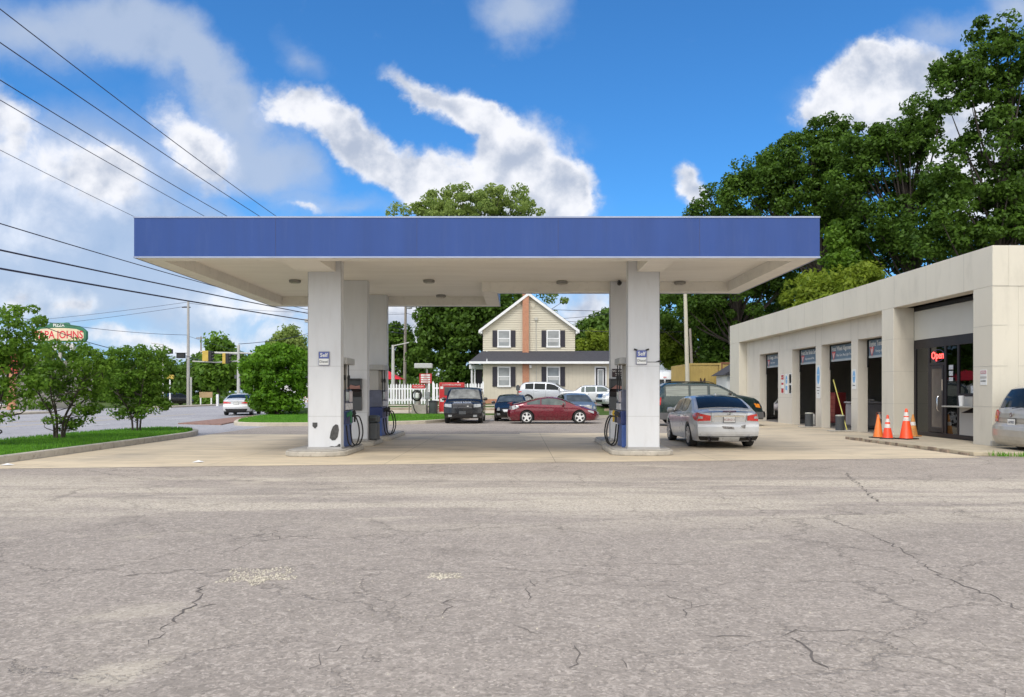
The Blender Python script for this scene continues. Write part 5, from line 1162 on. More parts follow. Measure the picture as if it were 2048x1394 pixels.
# ------------------------------------------------------------ house
HY, HZ = 64.0, .62
def hx(px, Y=HY): return WX(px, Y)
def hz(py, Y=HY): return WZ(py, Y)
siding = simple('siding_cream', (.56,.52,.42), .7, var=.04, scale=.6)
lower_m = simple('lower_wall_cream', (.55,.505,.41), .8, var=.04, scale=.6, dirt=.1)
shingle = simple('dark_shingle', (.045,.045,.055), .9, var=.3, scale=6, bump=.4, bscale=12, stretch=(1,4,1))
shut = simple('shutter', (.02,.018,.03), .5); pane_m = simple('house_pane', (.20,.22,.23), .06, var=.3, scale=1.2, spec=.8)
ho = thing('house', 'cream two-storey house with dark shutters and a brick chimney up the gable', 'house', (0,HY,HZ))
def hl(x,z,y=0): return (x, y, z-HZ)
x0, x1 = hx(966), hx(1150); pk = (hx(1057), hz(588)); ev = hz(657); zb = hz(703)
# upper gable wall as overlapping boards
mb = MB(); z = zb; mb.prismy([(x0,zb-HZ-.5),(x1,zb-HZ-.5),(x1,ev-HZ),(pk[0],pk[1]-HZ-.1),(x0,ev-HZ)], .03, .2)
def half(zz):
    if zz <= ev: return x0, x1
    t = (zz-ev)/(pk[1]-.1-ev); return lerp(x0,pk[0],t), lerp(x1,pk[0],t)
p = .185
while z < pk[1]-.35:
    a0,a1 = half(z); b0,b1 = half(z+p)
    mb.add([hl(a0,z,-.045),hl(a1,z,-.045),hl(b1,z+p,.012),hl(b0,z+p,.012),hl(a0,z,.03),hl(a1,z,.03)], [(0,1,2,3),(0,4,5,1)]); z += p
mb.build('gable_wall', siding, ho, fix=False)
MB().box(x0,x1,.2,9.0,2.5,ev-HZ).build('upper_wall', siding, ho)
# main roof with white rakes
oh = .35; rf = MB()
for sx_s, xe in ((-1,x0),(1,x1)):
    dx = xe-pk[0]; sl = (ev-pk[1])/dx; xo = xe+sx_s*oh; zo = pk[1]+sl*(xo-pk[0])
    rf.add([(pk[0],-.35,pk[1]-HZ+.12),(xo,-.35,zo-HZ+.12),(xo,9.3,zo-HZ+.12),(pk[0],9.3,pk[1]-HZ+.12)], [(0,1,2,3)])
    m = MB(); m.prismy([(pk[0],pk[1]-HZ+.10),(xo,zo-HZ+.10),(xo,zo-HZ-.14),(pk[0],pk[1]-HZ-.16)], -.36, -.28); m.prismy([(xo-sx_s*.3,zo-HZ-.18),(xo,zo-HZ-.14),(xo,zo-HZ+.1),(xo-sx_s*.3,zo-HZ+.25)], -.30, .0)
    m.add([(pk[0],-.3,pk[1]-HZ-.05),(xo,-.3,zo-HZ-.05),(xo,9.2,zo-HZ-.05),(pk[0],9.2,pk[1]-HZ-.05)], [(0,1,2,3)])
    m.build('rake_board', M['white'], ho)
rf.build('roof', shingle, ho)
# lower storey, nearer than the gable
LY = -1.5; lx0 = hx(966,HY+LY); lx1 = hx(1262,HY+LY); le = hz(725,HY+LY)-HZ
MB().box(lx0,lx1,LY,6,0,le).build('lower_wall', lower_m, ho)
s = MB()
for k in range(40):
    X = lx0+.3+k*.3
    if X < lx1: s.box(X,X+.008,LY-.004,LY+.01,.3,le)
s.build('board_groove', simple('groove', (.36,.33,.26), .8), ho)
MB().box(lx0-.01,lx1+.01,LY-.03,LY+.03,0,.36).build('brick_base', M['brick'], ho)
rl = MB(); a = hx(938,HY+LY-.5); b_ = lx1+.6
rl.add([(a,LY-.6,le+.05),(b_,LY-.6,le+.05),(b_,.0,zb-HZ+.05),(a+.95,.0,zb-HZ+.05)], [(0,1,2,3)]).add([(a,LY-.6,le+.05),(a+.95,0,zb-HZ+.05),(a+.95,4,zb-HZ+.05),(a,4,le+.05)], [(0,1,2,3)])
rl.build('lower_roof', shingle, ho)
MB().box(a,b_,LY-.66,LY-.60,le-.12,le+.07).box(a,b_,LY-.6,LY,le-.10,le-.06).box(a,a+.08,LY-.6,4,le-.12,le+.05).build('gutter', M['white'], ho)
m = MB().tube([(hx(973,HY-.8),-.0,zb-HZ+.03),(hx(974,HY-.8),-.9,le+.45),(hx(975,HY-.8),LY-.62,le+.1)], .04, 6).build('downspout', M['white'], ho)
# chimney
cx0, cx1 = hx(1045), hx(1057.5)
ch = MB().box(cx0,cx1,-.32,-.02,zb-HZ-.3,pk[1]-HZ+.0).build('chimney', M['brick'], ho)
MB().box(cx0-.05,cx1+.05,-.36,.3,pk[1]-HZ+.005,pk[1]-HZ+.9).build('chimney_stack', M['brick'], ch)
MB().box(hx(1045,HY+LY),hx(1058,HY+LY),LY-.12,LY-.005,.361,le-.13).build('chimney_base', M['brick'], ho)
def hwindow(px0,px1,py0,py1,Y,dy,sh=True):
    X0,X1,Z0_,Z1_ = hx(px0,Y),hx(px1,Y),hz(py1,Y)-HZ,hz(py0,Y)-HZ; f = .10
    w = MB().box(X0,X0+f,dy-.08,dy-.03,Z0_,Z1_).box(X1-f,X1,dy-.08,dy-.03,Z0_,Z1_).box(X0+f,X1-f,dy-.08,dy-.03,Z1_-f,Z1_).box(X0-.03,X1+.03,dy-.12,dy-.03,Z0_-.05,Z0_+f-.01).box(X0+f,X1-f,dy-.07,dy-.035,(Z0_+Z1_)/2-.035,(Z0_+Z1_)/2+.035).build('window', M['white'], ho)
    MB().box(X0+f,X1-f,dy-.05,dy-.04,Z0_+f,(Z0_+Z1_)/2-.035).box(X0+f,X1-f,dy-.045,dy-.035,(Z0_+Z1_)/2+.035,Z1_-f).build('pane', pane_m, w)
    MB().box(X0+f+.05,X1-f-.05,dy-.054,dy-.0505,(Z0_+Z1_)/2-.30,(Z0_+Z1_)/2-.04).build('blind', simple('blind', (.42,.43,.43), .7), w)
    if sh:
        for (A,B_) in ((px0-10,px0-.7),(px1+.7,px1+10)):
            sxx = MB().box(hx(A,Y),hx(B_,Y),dy-.07,dy-.02,Z0_,Z1_-.03)
            k = Z0_+.1
            while k < Z1_-.15: sxx.box(hx(A,Y)+.06,hx(B_,Y)-.06,dy-.085,dy-.071,k,k+.05); k += .1
            sxx.build('shutter', shut, ho)
hwindow(995,1021,660,694,HY,0); hwindow(1093,1120,660,694,HY,0)
hwindow(995,1021,733,773,HY+LY,LY); hwindow(1093,1120,733,773,HY+LY,LY)
dx0,dx1,dz1 = hx(1189,HY+LY),hx(1213,HY+LY),hz(733,HY+LY)-HZ
d = MB().box(dx0,dx0+.1,LY-.08,LY-.02,.1,dz1).box(dx1-.1,dx1,LY-.08,LY-.02,.1,dz1).box(dx0+.1,dx1-.1,LY-.08,LY-.02,dz1-.1,dz1).build('door_frame', M['white'], ho)
dd = MB().box(dx0+.1,dx1-.1,LY-.06,LY-.03,.1,dz1-.1).build('door', shut, ho); MB().box(dx0+.24,dx1-.24,LY-.075,LY-.061,.85,dz1-.22).build('pane_frame', M['white'], dd); MB().box(dx0+.31,dx1-.31,LY-.08,LY-.0755,.92,dz1-.29).build('pane', pane_m, dd); MB().lathe([(.03,-.12),(.03,-.06)],10,(dx1-.17,LY,1.0),'y').build('handle', M['chrome'], dd)
for px in (1037,1066):
    X, Z = hx(px), hz(610)-HZ; MB().lathe([(.2,-.06),(.2,-.02)], 20, (X,0,Z), 'y').box(X-.26,X+.26,-.05,-.02,Z-.26,Z-.2).box(X-.26,X+.26,-.05,-.02,Z+.2,Z+.26).build('gable_vent', siding, ho)
MB().box(hx(1071.6),hx(1073),-.08,-.0,hz(703)-HZ,hz(640)-HZ).box(hx(1069),hx(1075.5),-.13,-.0,hz(641)-HZ,hz(635)-HZ).build('utility_conduit', simple('conduit', (.42,.41,.37), .6), ho)
MB().box(hx(1072,HY+LY),hx(1073.5,HY+LY),LY-.06,LY-.004,1.2,le-.2).build('utility_conduit', simple('conduit', (.42,.41,.37), .6), ho)
MB().box(hx(1058.5,HY+LY),hx(1063,HY+LY),LY-.2,LY-.004,le-.45,le-.2).build('security_light', M['white'], ho)
# porch at the left
pm = MB()
for X in (hx(943,HY),hx(949,HY)): pm.box(X-.07,X+.07,.3,.44,0,le-.45)
pm.box(hx(938,HY),hx(966,HY),.2,3,le-.45,le-.13).build('porch', M['white'], ho)
MB().box(hx(951,HY),hx(963,HY),1.2,1.3,.1,le-.5).build('porch_door', shut, ho)
tp = thing('mailbox', 'grey mailbox on a post in front of the house', 'mailbox', (WX(1036,54.5),54.5,.62))
MB().box(-.05,.05,-.05,.05,0,1.05).build('post', M['wood_pole'], tp); MB().prismy([(-.14,1.052),(.14,1.052),(.14,1.3),(.08,1.42),(-.08,1.42),(-.14,1.3)], -.25,.25).build('box', M['grey_plastic'], tp, bev=.01); MB().box(.145,.16,-.1,-.04,1.2,1.42).build('flag', M['red'], tp)

# second house on the right
h2 = thing('far_house', 'low white house with a dark roof behind the yellow containers', 'house', (WX(1395,85),85,.62))
Y2 = 85; g = lambda px: WX(px,Y2)-WX(1395,Y2); q = lambda py: WZ(py,Y2)-.62
MB().box(g(1340),g(1438),0,7,0,q(714)).build('wall', M['white'], h2)
MB().prismx([(-.4,q(715)),(3.5,q(681)),(7.4,q(715))], g(1338), g(1442)).build('roof', shingle, h2)
for a_,b2 in ((1413,1424),):
    w = MB().box(g(a_)-.1,g(b2)+.1,-.08,-.005,q(729),q(716.5)).build('window', M['white'], h2); MB().box(g(a_),g(b2),-.1,-.081,q(728),q(717.5)).build('pane', pane_m, w)
    MB().box(g(1406),g(1411),-.08,-.005,q(729),q(716.5)).box(g(1426),g(1431),-.08,-.005,q(729),q(716.5)).build('shutter', shut, h2)
MB().box(g(1425),g(1428),3,3.6,q(690),q(674)).build('chimney', M['brick'], h2)
# containers
yel = simple('container_yellow', (.40,.29,.09), .6, var=.12, scale=1.2, dirt=.25, dirtcol=(.18,.09,.04))
def container(label, X0, X1, Y, z0, hgt, ln, mark=False):
    t = thing('storage_container', label, 'container', ((X0+X1)/2, Y, z0), 0, 'yellow storage containers beside the garage'); w = (X1-X0)/2
    mb = MB().box(-w,w,0,ln,.1,hgt); n = int(2*w/.22)
    for k in range(n): x = -w+.1+k*(2*w-.2)/n; mb.box(x,x+.09,-.03,-.001,.25,hgt-.15)
    for k in range(int(ln/.4)): mb.box(-w-.03,-w-.001,.1+k*.4,.3+k*.4,.25,hgt-.15)
    mb.build('shell', yel, t)
    MB().box(-w-.03,-w+.08,-.05,.06,0,hgt+.02).box(w-.08,w+.03,-.05,.06,0,hgt+.02).box(-w+.08,w-.08,-.05,.04,hgt-.1,hgt+.02).box(-w+.08,w-.08,-.05,.04,0,.12).build('frame', simple('container_rust', (.20,.09,.05), .8, var=.3, scale=4) if not mark else yel, t)
    if mark:
        x = .0; text('M', 1.0, simple('mark_brown', (.05,.02,.01), .7), t, (-.15,-.055,hgt*.52), FC, sx=.55, bold=.01, name='marking')
        MB().box(.9,.92,-.06,-.051,.2,hgt-.1).build('crack_line', simple('mark_brown2', (.10,.05,.02), .7), t)
    return t
container('yellow storage container with a dark marking on its end', WX(1378,52), WX(1441,52), 52, .63, WZ(727,52)-.63, 6, True)
container('second yellow container with a rusty corner post nearest the garage', WX(1442.5,54), WX(1462,54)+.8, 54, .63, WZ(725,54)-.63, 6)
sh_ = thing('white_shed', 'small white shed showing past the far corner of the garage', 'shed', (WX(1458,48.5),48.5,.4))
MB().box(-.15,2.2,0,2.5,0,2.3).build('wall', M['white'], sh_); MB().prismy([(-.45,2.2),(1.0,3.1),(2.5,2.2)], -.3,2.8).build('roof', shingle, sh_); w=MB().box(.05,.5,-.05,-.002,.5,1.9).build('window', M['grey_panel'], sh_); MB().box(.1,.45,-.06,-.051,.55,1.85).build('pane', pane_m, w)
# picket fence
def fence(label, X0, X1, Y, z0, hgt):
    t = thing('picket_fence', label, 'fence', ((X0+X1)/2,Y,z0)); w = (X1-X0)/2; mb = MB(); n = int(2*w/.19); st = 2*w/n
    for k in range(n):
        x = -w+k*st+.03; mb.prismy([(x,.08),(x+.11,.08),(x+.11,hgt-.10),(x+.055,hgt),(x,hgt-.10)], -.03,-.008)
    o = mb.build('pickets', simple('fence_white', (.68,.70,.72), .6, var=.06), t)
    MB().box(-w,w,-.006,.03,.32,.42).box(-w,w,-.006,.03,hgt-.42,hgt-.32).build('rails', M['white'], t)
    k = -w
    while k <= w+.01: MB().box(k-.06,k+.06,.03,.15,0,hgt+.02).lathe([(.05,hgt+.02),(.06,hgt+.06),(.01,hgt+.12)], 8, (k,.09,0)).build('post', M['white'], t); k += 2*w/max(1,round(2*w/2.4))
fence('white picket fence behind the vacuum station and the red bin', WX(774,56), WX(858,56), 56, .60, 1.55)
fence('white picket fence panel running up to the house corner', WX(866,55.9), WX(966,55.9), 55.9, .60, 1.60)
fence('white picket fence glimpsed left of the front left column', WX(560,60), WX(640,60), 60.0, .62, 1.1)
tt = thing('red_tent', 'red peaked tent top showing over the picket fence', 'tent', (WX(776,66),66,.62))
MB().add([(-1.3,-1.3,2.0),(1.3,-1.3,2.0),(1.3,1.3,2.0),(-1.3,1.3,2.0),(0,0,2.75)], [(0,1,4),(1,2,4),(2,3,4),(3,0,4)]).build('canopy_top', M['red'], tt)
m = MB()
for x in (-1.2,1.2):
    for y in (-1.2,1.2): m.tube([(x,y,0),(x,y,2.02)], .03, 6)
m.build('leg', M['white'], tt)

# ------------------------------------------------------------ vacuum station, bins
VY = 48.0
t = thing('vacuum_station', 'vacuum station with coiled black hose and red top before the white fence', 'vacuum', (WX(842,VY),VY,.14))
MB().box(-.55,.35,-.3,.3,0,.62).build('base', simple('vac_base', (.30,.27,.24), .8, var=.2, dirt=.4), t, bev=.02)
MB().lathe([(.20,.62),(.20,1.35),(.16,1.5),(.05,1.55)], 18, (-.22,0,0)).build('drum', simple('vac_steel', (.45,.42,.38), .35, metal=.5), t, smooth=40)
MB().box(-.55,.25,-.12,.1,1.62,1.86).build('red_header', M['red'], t, bev=.02); text('VACUUM', .15, sw, t, (-.15,-.125,1.74), FC)
m = MB()
for k in range(4): m.tube([((.30-.02*k)*math.cos(a)-.22, -.24-.045*k, 1.20+(.34-.02*k)*math.sin(a)) for a in [2*math.pi*j/20 for j in range(21)]], .03, 6)
m.tube(smooth_line([(-.5,-.3,1.2),(-.45,-.35,.6),(-.2,-.35,.1),(.5,-.5,.0),(1.0,-.6,-.1)]), .03, 6); m.build('hose', M['rubber'], t, smooth=60)
MB().lathe([(.08,1.0),(.13,1.06),(.13,1.3),(.08,1.36)], 14, (-.2,-.28,0)).build('gauge', M['plate'], t)
MB().box(.24,.56,-.16,.12,.95,1.42).build('coin_box', simple('coin_grey', (.20,.21,.22), .4, var=.3, scale=6), t, bev=.02)
MB().lathe([(.06,0),(.06,3.05)], 12, (.35,.2,0)).build('pole', M['grey_pole'], t, smooth=50)
MB().prismy([(-.10,1.95),(.66,1.95),(.66,2.55),(-.10,2.55)], -.02,.02).build('price_panel', sr, t)
for k,(s_,z) in enumerate((('AIR',2.46),('FREE',2.32),('WATER',2.18),('VACUUM',2.04))):
    MB().box(.0,.56,-.026,-.021,z-.05,z+.045).build('white_strip', sw, t); text(s_, .09, sr, t, (.28,-.03,z), FC)
MB().box(-.40,.70,-.2,.3,2.88,3.18).build('lamp_head', simple('lamp_head', (.40,.40,.40), .4), t, bev=.04)
MB().lathe([(.04,.0),(.04,.75)], 8, (-.75,.1,0)).build('guard_post', M['wood_pole'], t)
t = thing('trash_bin', 'black round trash bin left of the red bin', 'bin', (WX(866.5,48),48,.14))
MB().lathe([(.24,0),(.27,.06),(.28,.78)], 20).build('body', M['grey_plastic'], t, smooth=40); MB().lathe([(.29,.78),(.29,.84),(.2,.88),(.05,.89)], 20).build('lid', M['black'], t, smooth=40)
t = thing('donation_bin', 'tall red collection bin behind the dark off-roader', 'collection bin', (WX(903,48.5),48.5,.14))
MB().box(-.78,.78,0,1.1,.03,2.0).build('body', M['red'], t, bev=.03); MB().box(-.45,.60,-.04,-.002,1.2,1.72).build('hatch', M['grey_plastic'], t, bev=.02)
MB().box(-.74,.74,-.02,-.003,1.78,1.94).build('top_band', simple('red_band', (.42,.03,.03), .4), t); text('CLOTHES & SHOES', .14, sw, t, (0,-.024,1.86), FC)
MB().box(-.70,-.52,-.02,-.003,1.60,1.76).box(-.70,-.48,-.02,-.003,.8,1.0).build('label_sheet', sw, t)
MB().box(-.79,.79,-.01,-.001,1.02,1.05).build('band_seam', simple('band_seam',(.25,.01,.01),.5), t)

# ------------------------------------------------------------ poles and signals
def upole(label, px, Y, ztop, z0=0, r=.16, lean=0, mat=None, arm=None, group=None):
    t = thing('utility_pole', label, 'utility pole', (WX(px,Y),Y,z0), 0, group)
    MB().lathe([(r,0),(r*.62,ztop-z0)], 12).build('pole', mat or M['wood_pole'], t, rot=(0,lean,0), smooth=50)
    return t
far_pole = upole('wooden utility pole with a transformer beyond the picket fence', 809, 75, 11.6, .6, .17, .012)
MB().lathe([(.26,9.0),(.28,9.05),(.28,9.95),(.22,10.05)], 16, (.48,-.1,0)).build('transformer', simple('transformer', (.36,.37,.38), .4), far_pole, smooth=40)
MB().box(-1.2,1.2,-.06,.06,10.4,10.52).build('crossarm', M['wood_pole'], far_pole)
for x in (-1.1,-.5,.5,1.1): MB().lathe([(.05,10.52),(.07,10.6),(.03,10.7)], 8, (x,0,0)).build('insulator', M['grey_plastic'], far_pole)
t = upole('pale steel pole behind the rear left column', 786, 58, WZ(690,58), .6, .16, 0, M['grey_pole'])
MB().tube([(0,0,4.4),(1.2,0,4.65)], .04, 8).build('arm', M['grey_pole'], t)
road_pole = upole('tall grey utility pole beyond the road', 376.5, 86, WZ(603,86), 0, .19, 0, simple('pole_grey_wood', (.36,.35,.34), .9, var=.15, stretch=(4,4,.3)))
MB().box(-.7,.25,-.05,.05,10.9,11.0).lathe([(.2,5.8),(.2,6.3)], 10, (-1.9,0,0)).build('bracket', M['dark_metal'], road_pole); MB().tube([(.35,-.1,0),(.35,-.1,3.2)], .1, 8).build('conduit', M['grey_pole'], road_pole)
t = upole('distant pole with a small crossarm beyond the traffic signals', 402, 150, WZ(673,150), 0, .2); MB().box(-.9,.9,-.06,.06,WZ(674,150)-.3,WZ(674,150)-.1).build('crossarm', M['wood_pole'], t)
t = upole('slim street light pole between the bushes and the far kerb', 326, 80, WZ(688,80), 0, .09, 0, M['grey_pole']); MB().tube([(0,0,WZ(689,80)),(-1.2,0,WZ(686,80))], .05, 6).build('arm', M['grey_pole'], t)
lp_ = upole('tan painted pole rising behind the canopy right of the front right column', 1376.5, 50, 11.8, .6, .15, -.027, M['tan_pole'])
upole('short leaning wooden pole beside the tan pole', 1387, 62, WZ(657,62), .6, .14, -.045)
upole('wooden pole behind the rear right column', 1452, 95, 9, .6, .12) if False else None
lt = thing('street_light', 'grey street light head peeking out left of the front left column', 'street light', (WX(640,62),62,.3))
MB().lathe([(.10,0),(.07,WZ(640,62))], 10).build('pole', M['grey_pole'], lt, smooth=50); MB().tube([(0,0,WZ(641,62)),(-.7,0,WZ(640,62)+.0)], .05, 8).build('arm', M['grey_pole'], lt); MB().box(-1.2,-.6,-.18,.18,WZ(650,62)-.1,WZ(643,62)-.1).build('lamp_head', M['grey_panel'], lt, bev=.05)
# mast arm signals
SY = 75
t = thing('signal_mast', 'grey traffic signal mast with a horizontal arm across the road', 'signal mast', (WX(477,SY),SY,0))
MB().lathe([(.17,0),(.13,WZ(690,SY))], 14).build('pole', M['grey_pole'], t, smooth=50)
MB().tube([(0,0,WZ(707,SY)),(-2.2,-.5,WZ(706,SY)),(-3.4,-.8,WZ(704,SY))], [.13,.10,.08], 10).tube([(0,0,WZ(722,SY)),(-2.0,-.3,WZ(725,SY)),(-4.2,-.6,WZ(723,SY))], .06, 8).tube([(0,0,WZ(706,SY)),(1.9,0,WZ(707,SY))], .08, 8).build('mast_arm', M['grey_pole'], t, smooth=50)
MB().box(-.35,-.02,-.1,.1,WZ(757,SY),WZ(750,SY)).build('control_box', M['grey_plastic'], t)
yb = simple('signal_yellow', (.48,.34,.06), .6)
def signal(label, px, py, Y, wide):
    t = thing('traffic_signal', label, 'traffic signal', (WX(px,Y),Y,WZ(py,Y)), 0, 'traffic signals on the mast arm')
    MB().box(-wide,wide*.4,-.12,.12,-.5,.5).build('backplate', yb, t, bev=.02)
    h = MB().box(wide*.4,wide*.4+.3,-.16,.16,-.48,.48).build('housing', M['black'], t, bev=.03)
    for k, z in enumerate((.3,0,-.3)):
        MB().lathe([(.12,0),(.12,.20),(.10,.20),(.10,0)], 14, (wide*.4+.3,0,z), 'x').build('visor', M['black'], h)
    return t
signal('traffic signal with a yellow housing farther left on the mast arm', 414, 712, 74, .42)
signal('narrow yellow-cased traffic signal nearer the mast', 450, 717, 74.5, .22)
t = thing('span_signal', 'dark signal camera hanging on the wire left of the tall grey pole', 'signal', (WX(362,80),80,WZ(711,80)))
MB().box(-.42,.42,-.2,.2,-.28,.22).build('housing', M['black'], t, bev=.06); MB().box(-.5,.5,-.25,.25,.22,.28).build('bracket', M['black'], t)
t = thing('pedestrian_signal', 'yellow pedestrian signal on a white post among the bushes', 'signal', (WX(340,72),72,0))
MB().lathe([(.07,0),(.06,WZ(752,72))], 10).build('post', M['white'], t); MB().box(-.35,.35,-.12,.12,WZ(758,72)-.0,WZ(752,72)+.1).build('housing', yb, t, bev=.03)
t = thing('wooden_sign', 'small plain wooden sign on two white posts beyond the road', 'sign', (WX(412,90),90,0))
MB().box(-.75,.75,-.06,.06,.9,1.5+.05).build('panel', simple('sign_wood', (.38,.27,.15), .8), t); MB().box(-.68,-.55,-.05,.05,0,.9).build('post', M['white'], t); MB().box(.55,.68,-.05,.05,0,.9).build('post', M['white'], t)
t = thing('marker_post', 'white marker post at the far pavement', 'post', (WX(435,84),84,0)); MB().box(-.12,.12,-.1,.1,0,1.3).build('post', M['white'], t, bev=.02)
# pizza sign
PY = 78
def px_(p): return WX(p,PY)-WX(120,PY)
t = thing('pizza_sign', 'green and cream pizza sign with red lettering above the roadside trees', 'sign', (WX(120,PY),PY,0))
zc = WZ(670,PY)
def capsule(w_, h_, bow, n=14):
    top = [(lerp(w_,-w_,k/n), h_*(.45 if k in (0,n) else .8 if k in (1,n-1) else 1)+bow*math.cos(lerp(-1.5,1.5,k/n))) for k in range(n+1)]; bot = [(-w_,-h_*.5),(-w_*.92,-h_),(w_*.92,-h_),(w_,-h_*.5)]
    return top+bot
MB().prismy([(x,z+zc) for x,z in capsule(2.75,.72,.38)], -.2,.2).build('green_frame', simple('sign_green', (.03,.14,.07), .5), t, bev=.05)
MB().prismy([(x,z+zc-.05) for x,z in capsule(2.5,.52,.22)], -.23,-.205).build('cream_face', simple('sign_cream', (.62,.52,.36), .5), t)
rl_ = simple('sign_letter_red', (.55,.03,.05), .5)
text('PAPA JOHNS', 1.05, rl_, t, (0,-.24,zc-.02), FC, sx=.82, bold=.02)
MB().prismy([(-1.2,zc+.72),(1.2,zc+.72),(.9,zc+1.22),(-.9,zc+1.22)], -.22,.18).build('top_plate', MATS['sign_green'], t, bev=.05)
text('PIZZA', .42, sw, t, (0,-.225,zc+.95), FC, bold=.01)
MB().box(-1.9,1.55,-.18,.18,zc-1.55,zc-.85).build('reader_board', simple('reader', (.5,.5,.5), .5), t, bev=.03); text('10  557', .55, sk, t, (.3,-.19,zc-1.2), FC)
MB().lathe([(.16,0),(.16,zc-.7)], 12).build('post', M['grey_pole'], t)
# store behind the left trees
st_ = thing('roadside_store', 'low roadside store with brick pillars and a red sign band behind the left trees', 'building', (-49,68,0))
MB().box(-12,5.2,0,12,.0,4.6).build('wall', simple('store_wall', (.45,.40,.33), .8), st_)
MB().box(-12.2,5.4,-.35,-.01,3.2,4.9).build('red_band', simple('store_red', (.40,.06,.05), .5), st_)
for x in (-11.5,-7,-2.2,1.9,4.9): MB().box(x-.35,x+.35,-.5,-.355,0,3.2).build('brick_pillar', M['brick'], st_)
for x in (-9.3,-4.6,-.2,3.4):
    w = MB().box(x-1.3,x+1.3,-.08,-.01,.4,3.0).build('window_frame', M['white'], st_); MB().box(x-1.2,x-.05,-.1,-.081,.5,2.9).box(x+.05,x+1.2,-.1,-.081,.5,2.9).build('pane', pane_m, w)
# small roadside building far behind the round bush
fb_ = thing('far_building', 'pale low building with a brick wall far behind the round bush', 'building', (WX(585,118),118,0))
MB().box(-6,9,0,10,0,3.6).build('wall', M['white'], fb_); MB().box(-5,9,-2,-1.7,0,.9).build('garden_wall', M['brick'], fb_); MB().prismx([(-.8,3.6),(5,6.2),(10.8,3.6)], -6.5,9.5).build('roof', shingle, fb_)

# ------------------------------------------------------------ overhead wires
wire_m = simple('wire', (.03,.026,.05), .6)
A0, A1 = Vector((-14,3)), Vector((WX(809,75),75))
def t_at(px):
    k = (px-CX)/F; return (k*A0.y-A0.x)/((A1.x-A0.x)-k*(A1.y-A0.y))
wires = [((0,18),(553,433),10.9,.022,'highest'),((0,85),(520,433),10.6,.022,'second highest'),((0,160),(455,433),10.3,.020,'third'),((0,200),(410,433),9.9,.016,'fourth'),((0,300),(268,433),9.2,.011,'thin fifth'),
         ((0,447),(465,582),8.0,.022,'sixth'),((0,500),(617,627),7.6,.036,'thick seventh'),((0,537),(617,641),7.2,.042,'thickest and lowest')]
for (a,b_,ze,r,nm_) in wires:
    pts = [];
    for (px,py) in (a,b_): tt_ = t_at(px); Y = lerp(A0.y,A1.y,tt_); pts.append((tt_, WZ(py,Y)))
    (t0,h0_),(t1,h1_) = pts; t2,h2_ = 1.0, ze
    def hh(t): return h0_*(t-t1)*(t-t2)/((t0-t1)*(t0-t2)) + h1_*(t-t0)*(t-t2)/((t1-t0)*(t1-t2)) + h2_*(t-t0)*(t-t1)/((t2-t0)*(t2-t1))
    o = MB().tube([(lerp(A0.x,A1.x,k/48), lerp(A0.y,A1.y,k/48), hh(k/48)) for k in range(49)], r*.66, 6).build('overhead_wire', wire_m, smooth=60)
    tag(o, f'{nm_} of the dark wires sweeping from the upper left to the far pole', 'wire', 'wires strung along the road')
np_ = thing('utility_pole', 'roadside utility pole out of frame at the left that carries the wires', 'utility pole', (-14,3,0)); MB().lathe([(.18,0),(.13,14)], 12).build('pole', M['wood_pole'], np_)
def wire(p, q, sag, r, label):
    p, q = Vector(p), Vector(q)
    o = MB().tube([p.lerp(q,k/24)-Vector((0,0,sag*4*(k/24)*(1-k/24))) for k in range(25)], r, 5).build('overhead_wire', wire_m, smooth=60)
    tag(o, label, 'wire', 'thin wires across the far crossing')
def PW(px,py,Y): return (WX(px,Y),Y,WZ(py,Y))
X3 = WX(376.5,86)
wire(PW(376,604,86), PW(-200,655,120), .6, .02, 'thin wire from the top of the tall grey pole to the left edge')
wire(PW(376,612,86), PW(-200,670,120), .6, .02, 'second thin wire from the tall grey pole to the left')
wire(PW(376,606,86), PW(700,622,110), .5, .02, 'thin wire from the tall grey pole towards the canopy')
wire(PW(376,670,86), PW(-100,610,60), .5, .022, 'wire rising left from the middle of the tall grey pole')
wire(PW(376,672,86), PW(560,716,130), .4, .02, 'wire dropping right from the middle of the tall grey pole')
wire(PW(376,714,86), PW(80,650,70), .8, .035, 'dark cable from the signals up to the left behind the bushes')
wire(PW(360,706,84), PW(412,722,74), .1, .03, 'short dark cable between the tall grey pole and the signals')
wire(PW(477,688,75), PW(640,660,100), .3, .03, 'cable from the signal mast behind the round bush')
wire(PW(809,625,75), PW(1072,636,64), .8, .022, 'service wire looping to the gable of the cream house')
wire(PW(1072,638,63.9), PW(1330,600,80), .5, .02, 'service wire from the gable towards the right columns')
wire(PW(809,600,75), PW(1700,600,90), 1.2, .025, 'upper line wire passing behind the right columns')
wire(PW(809,612,75), PW(1700,640,90), 1.2, .025, 'lower line wire passing behind the right columns')
wire(PW(809,600,75), PW(600,570,110), .6, .022, 'upper wire crossing behind the left columns')
wire(PW(809,628,75), PW(600,600,110), .6, .022, 'lower wire crossing behind the left columns')
wire(PW(1120,659,64), PW(1500,656,70), .3, .02, 'pale low wire from the eave of the cream house')
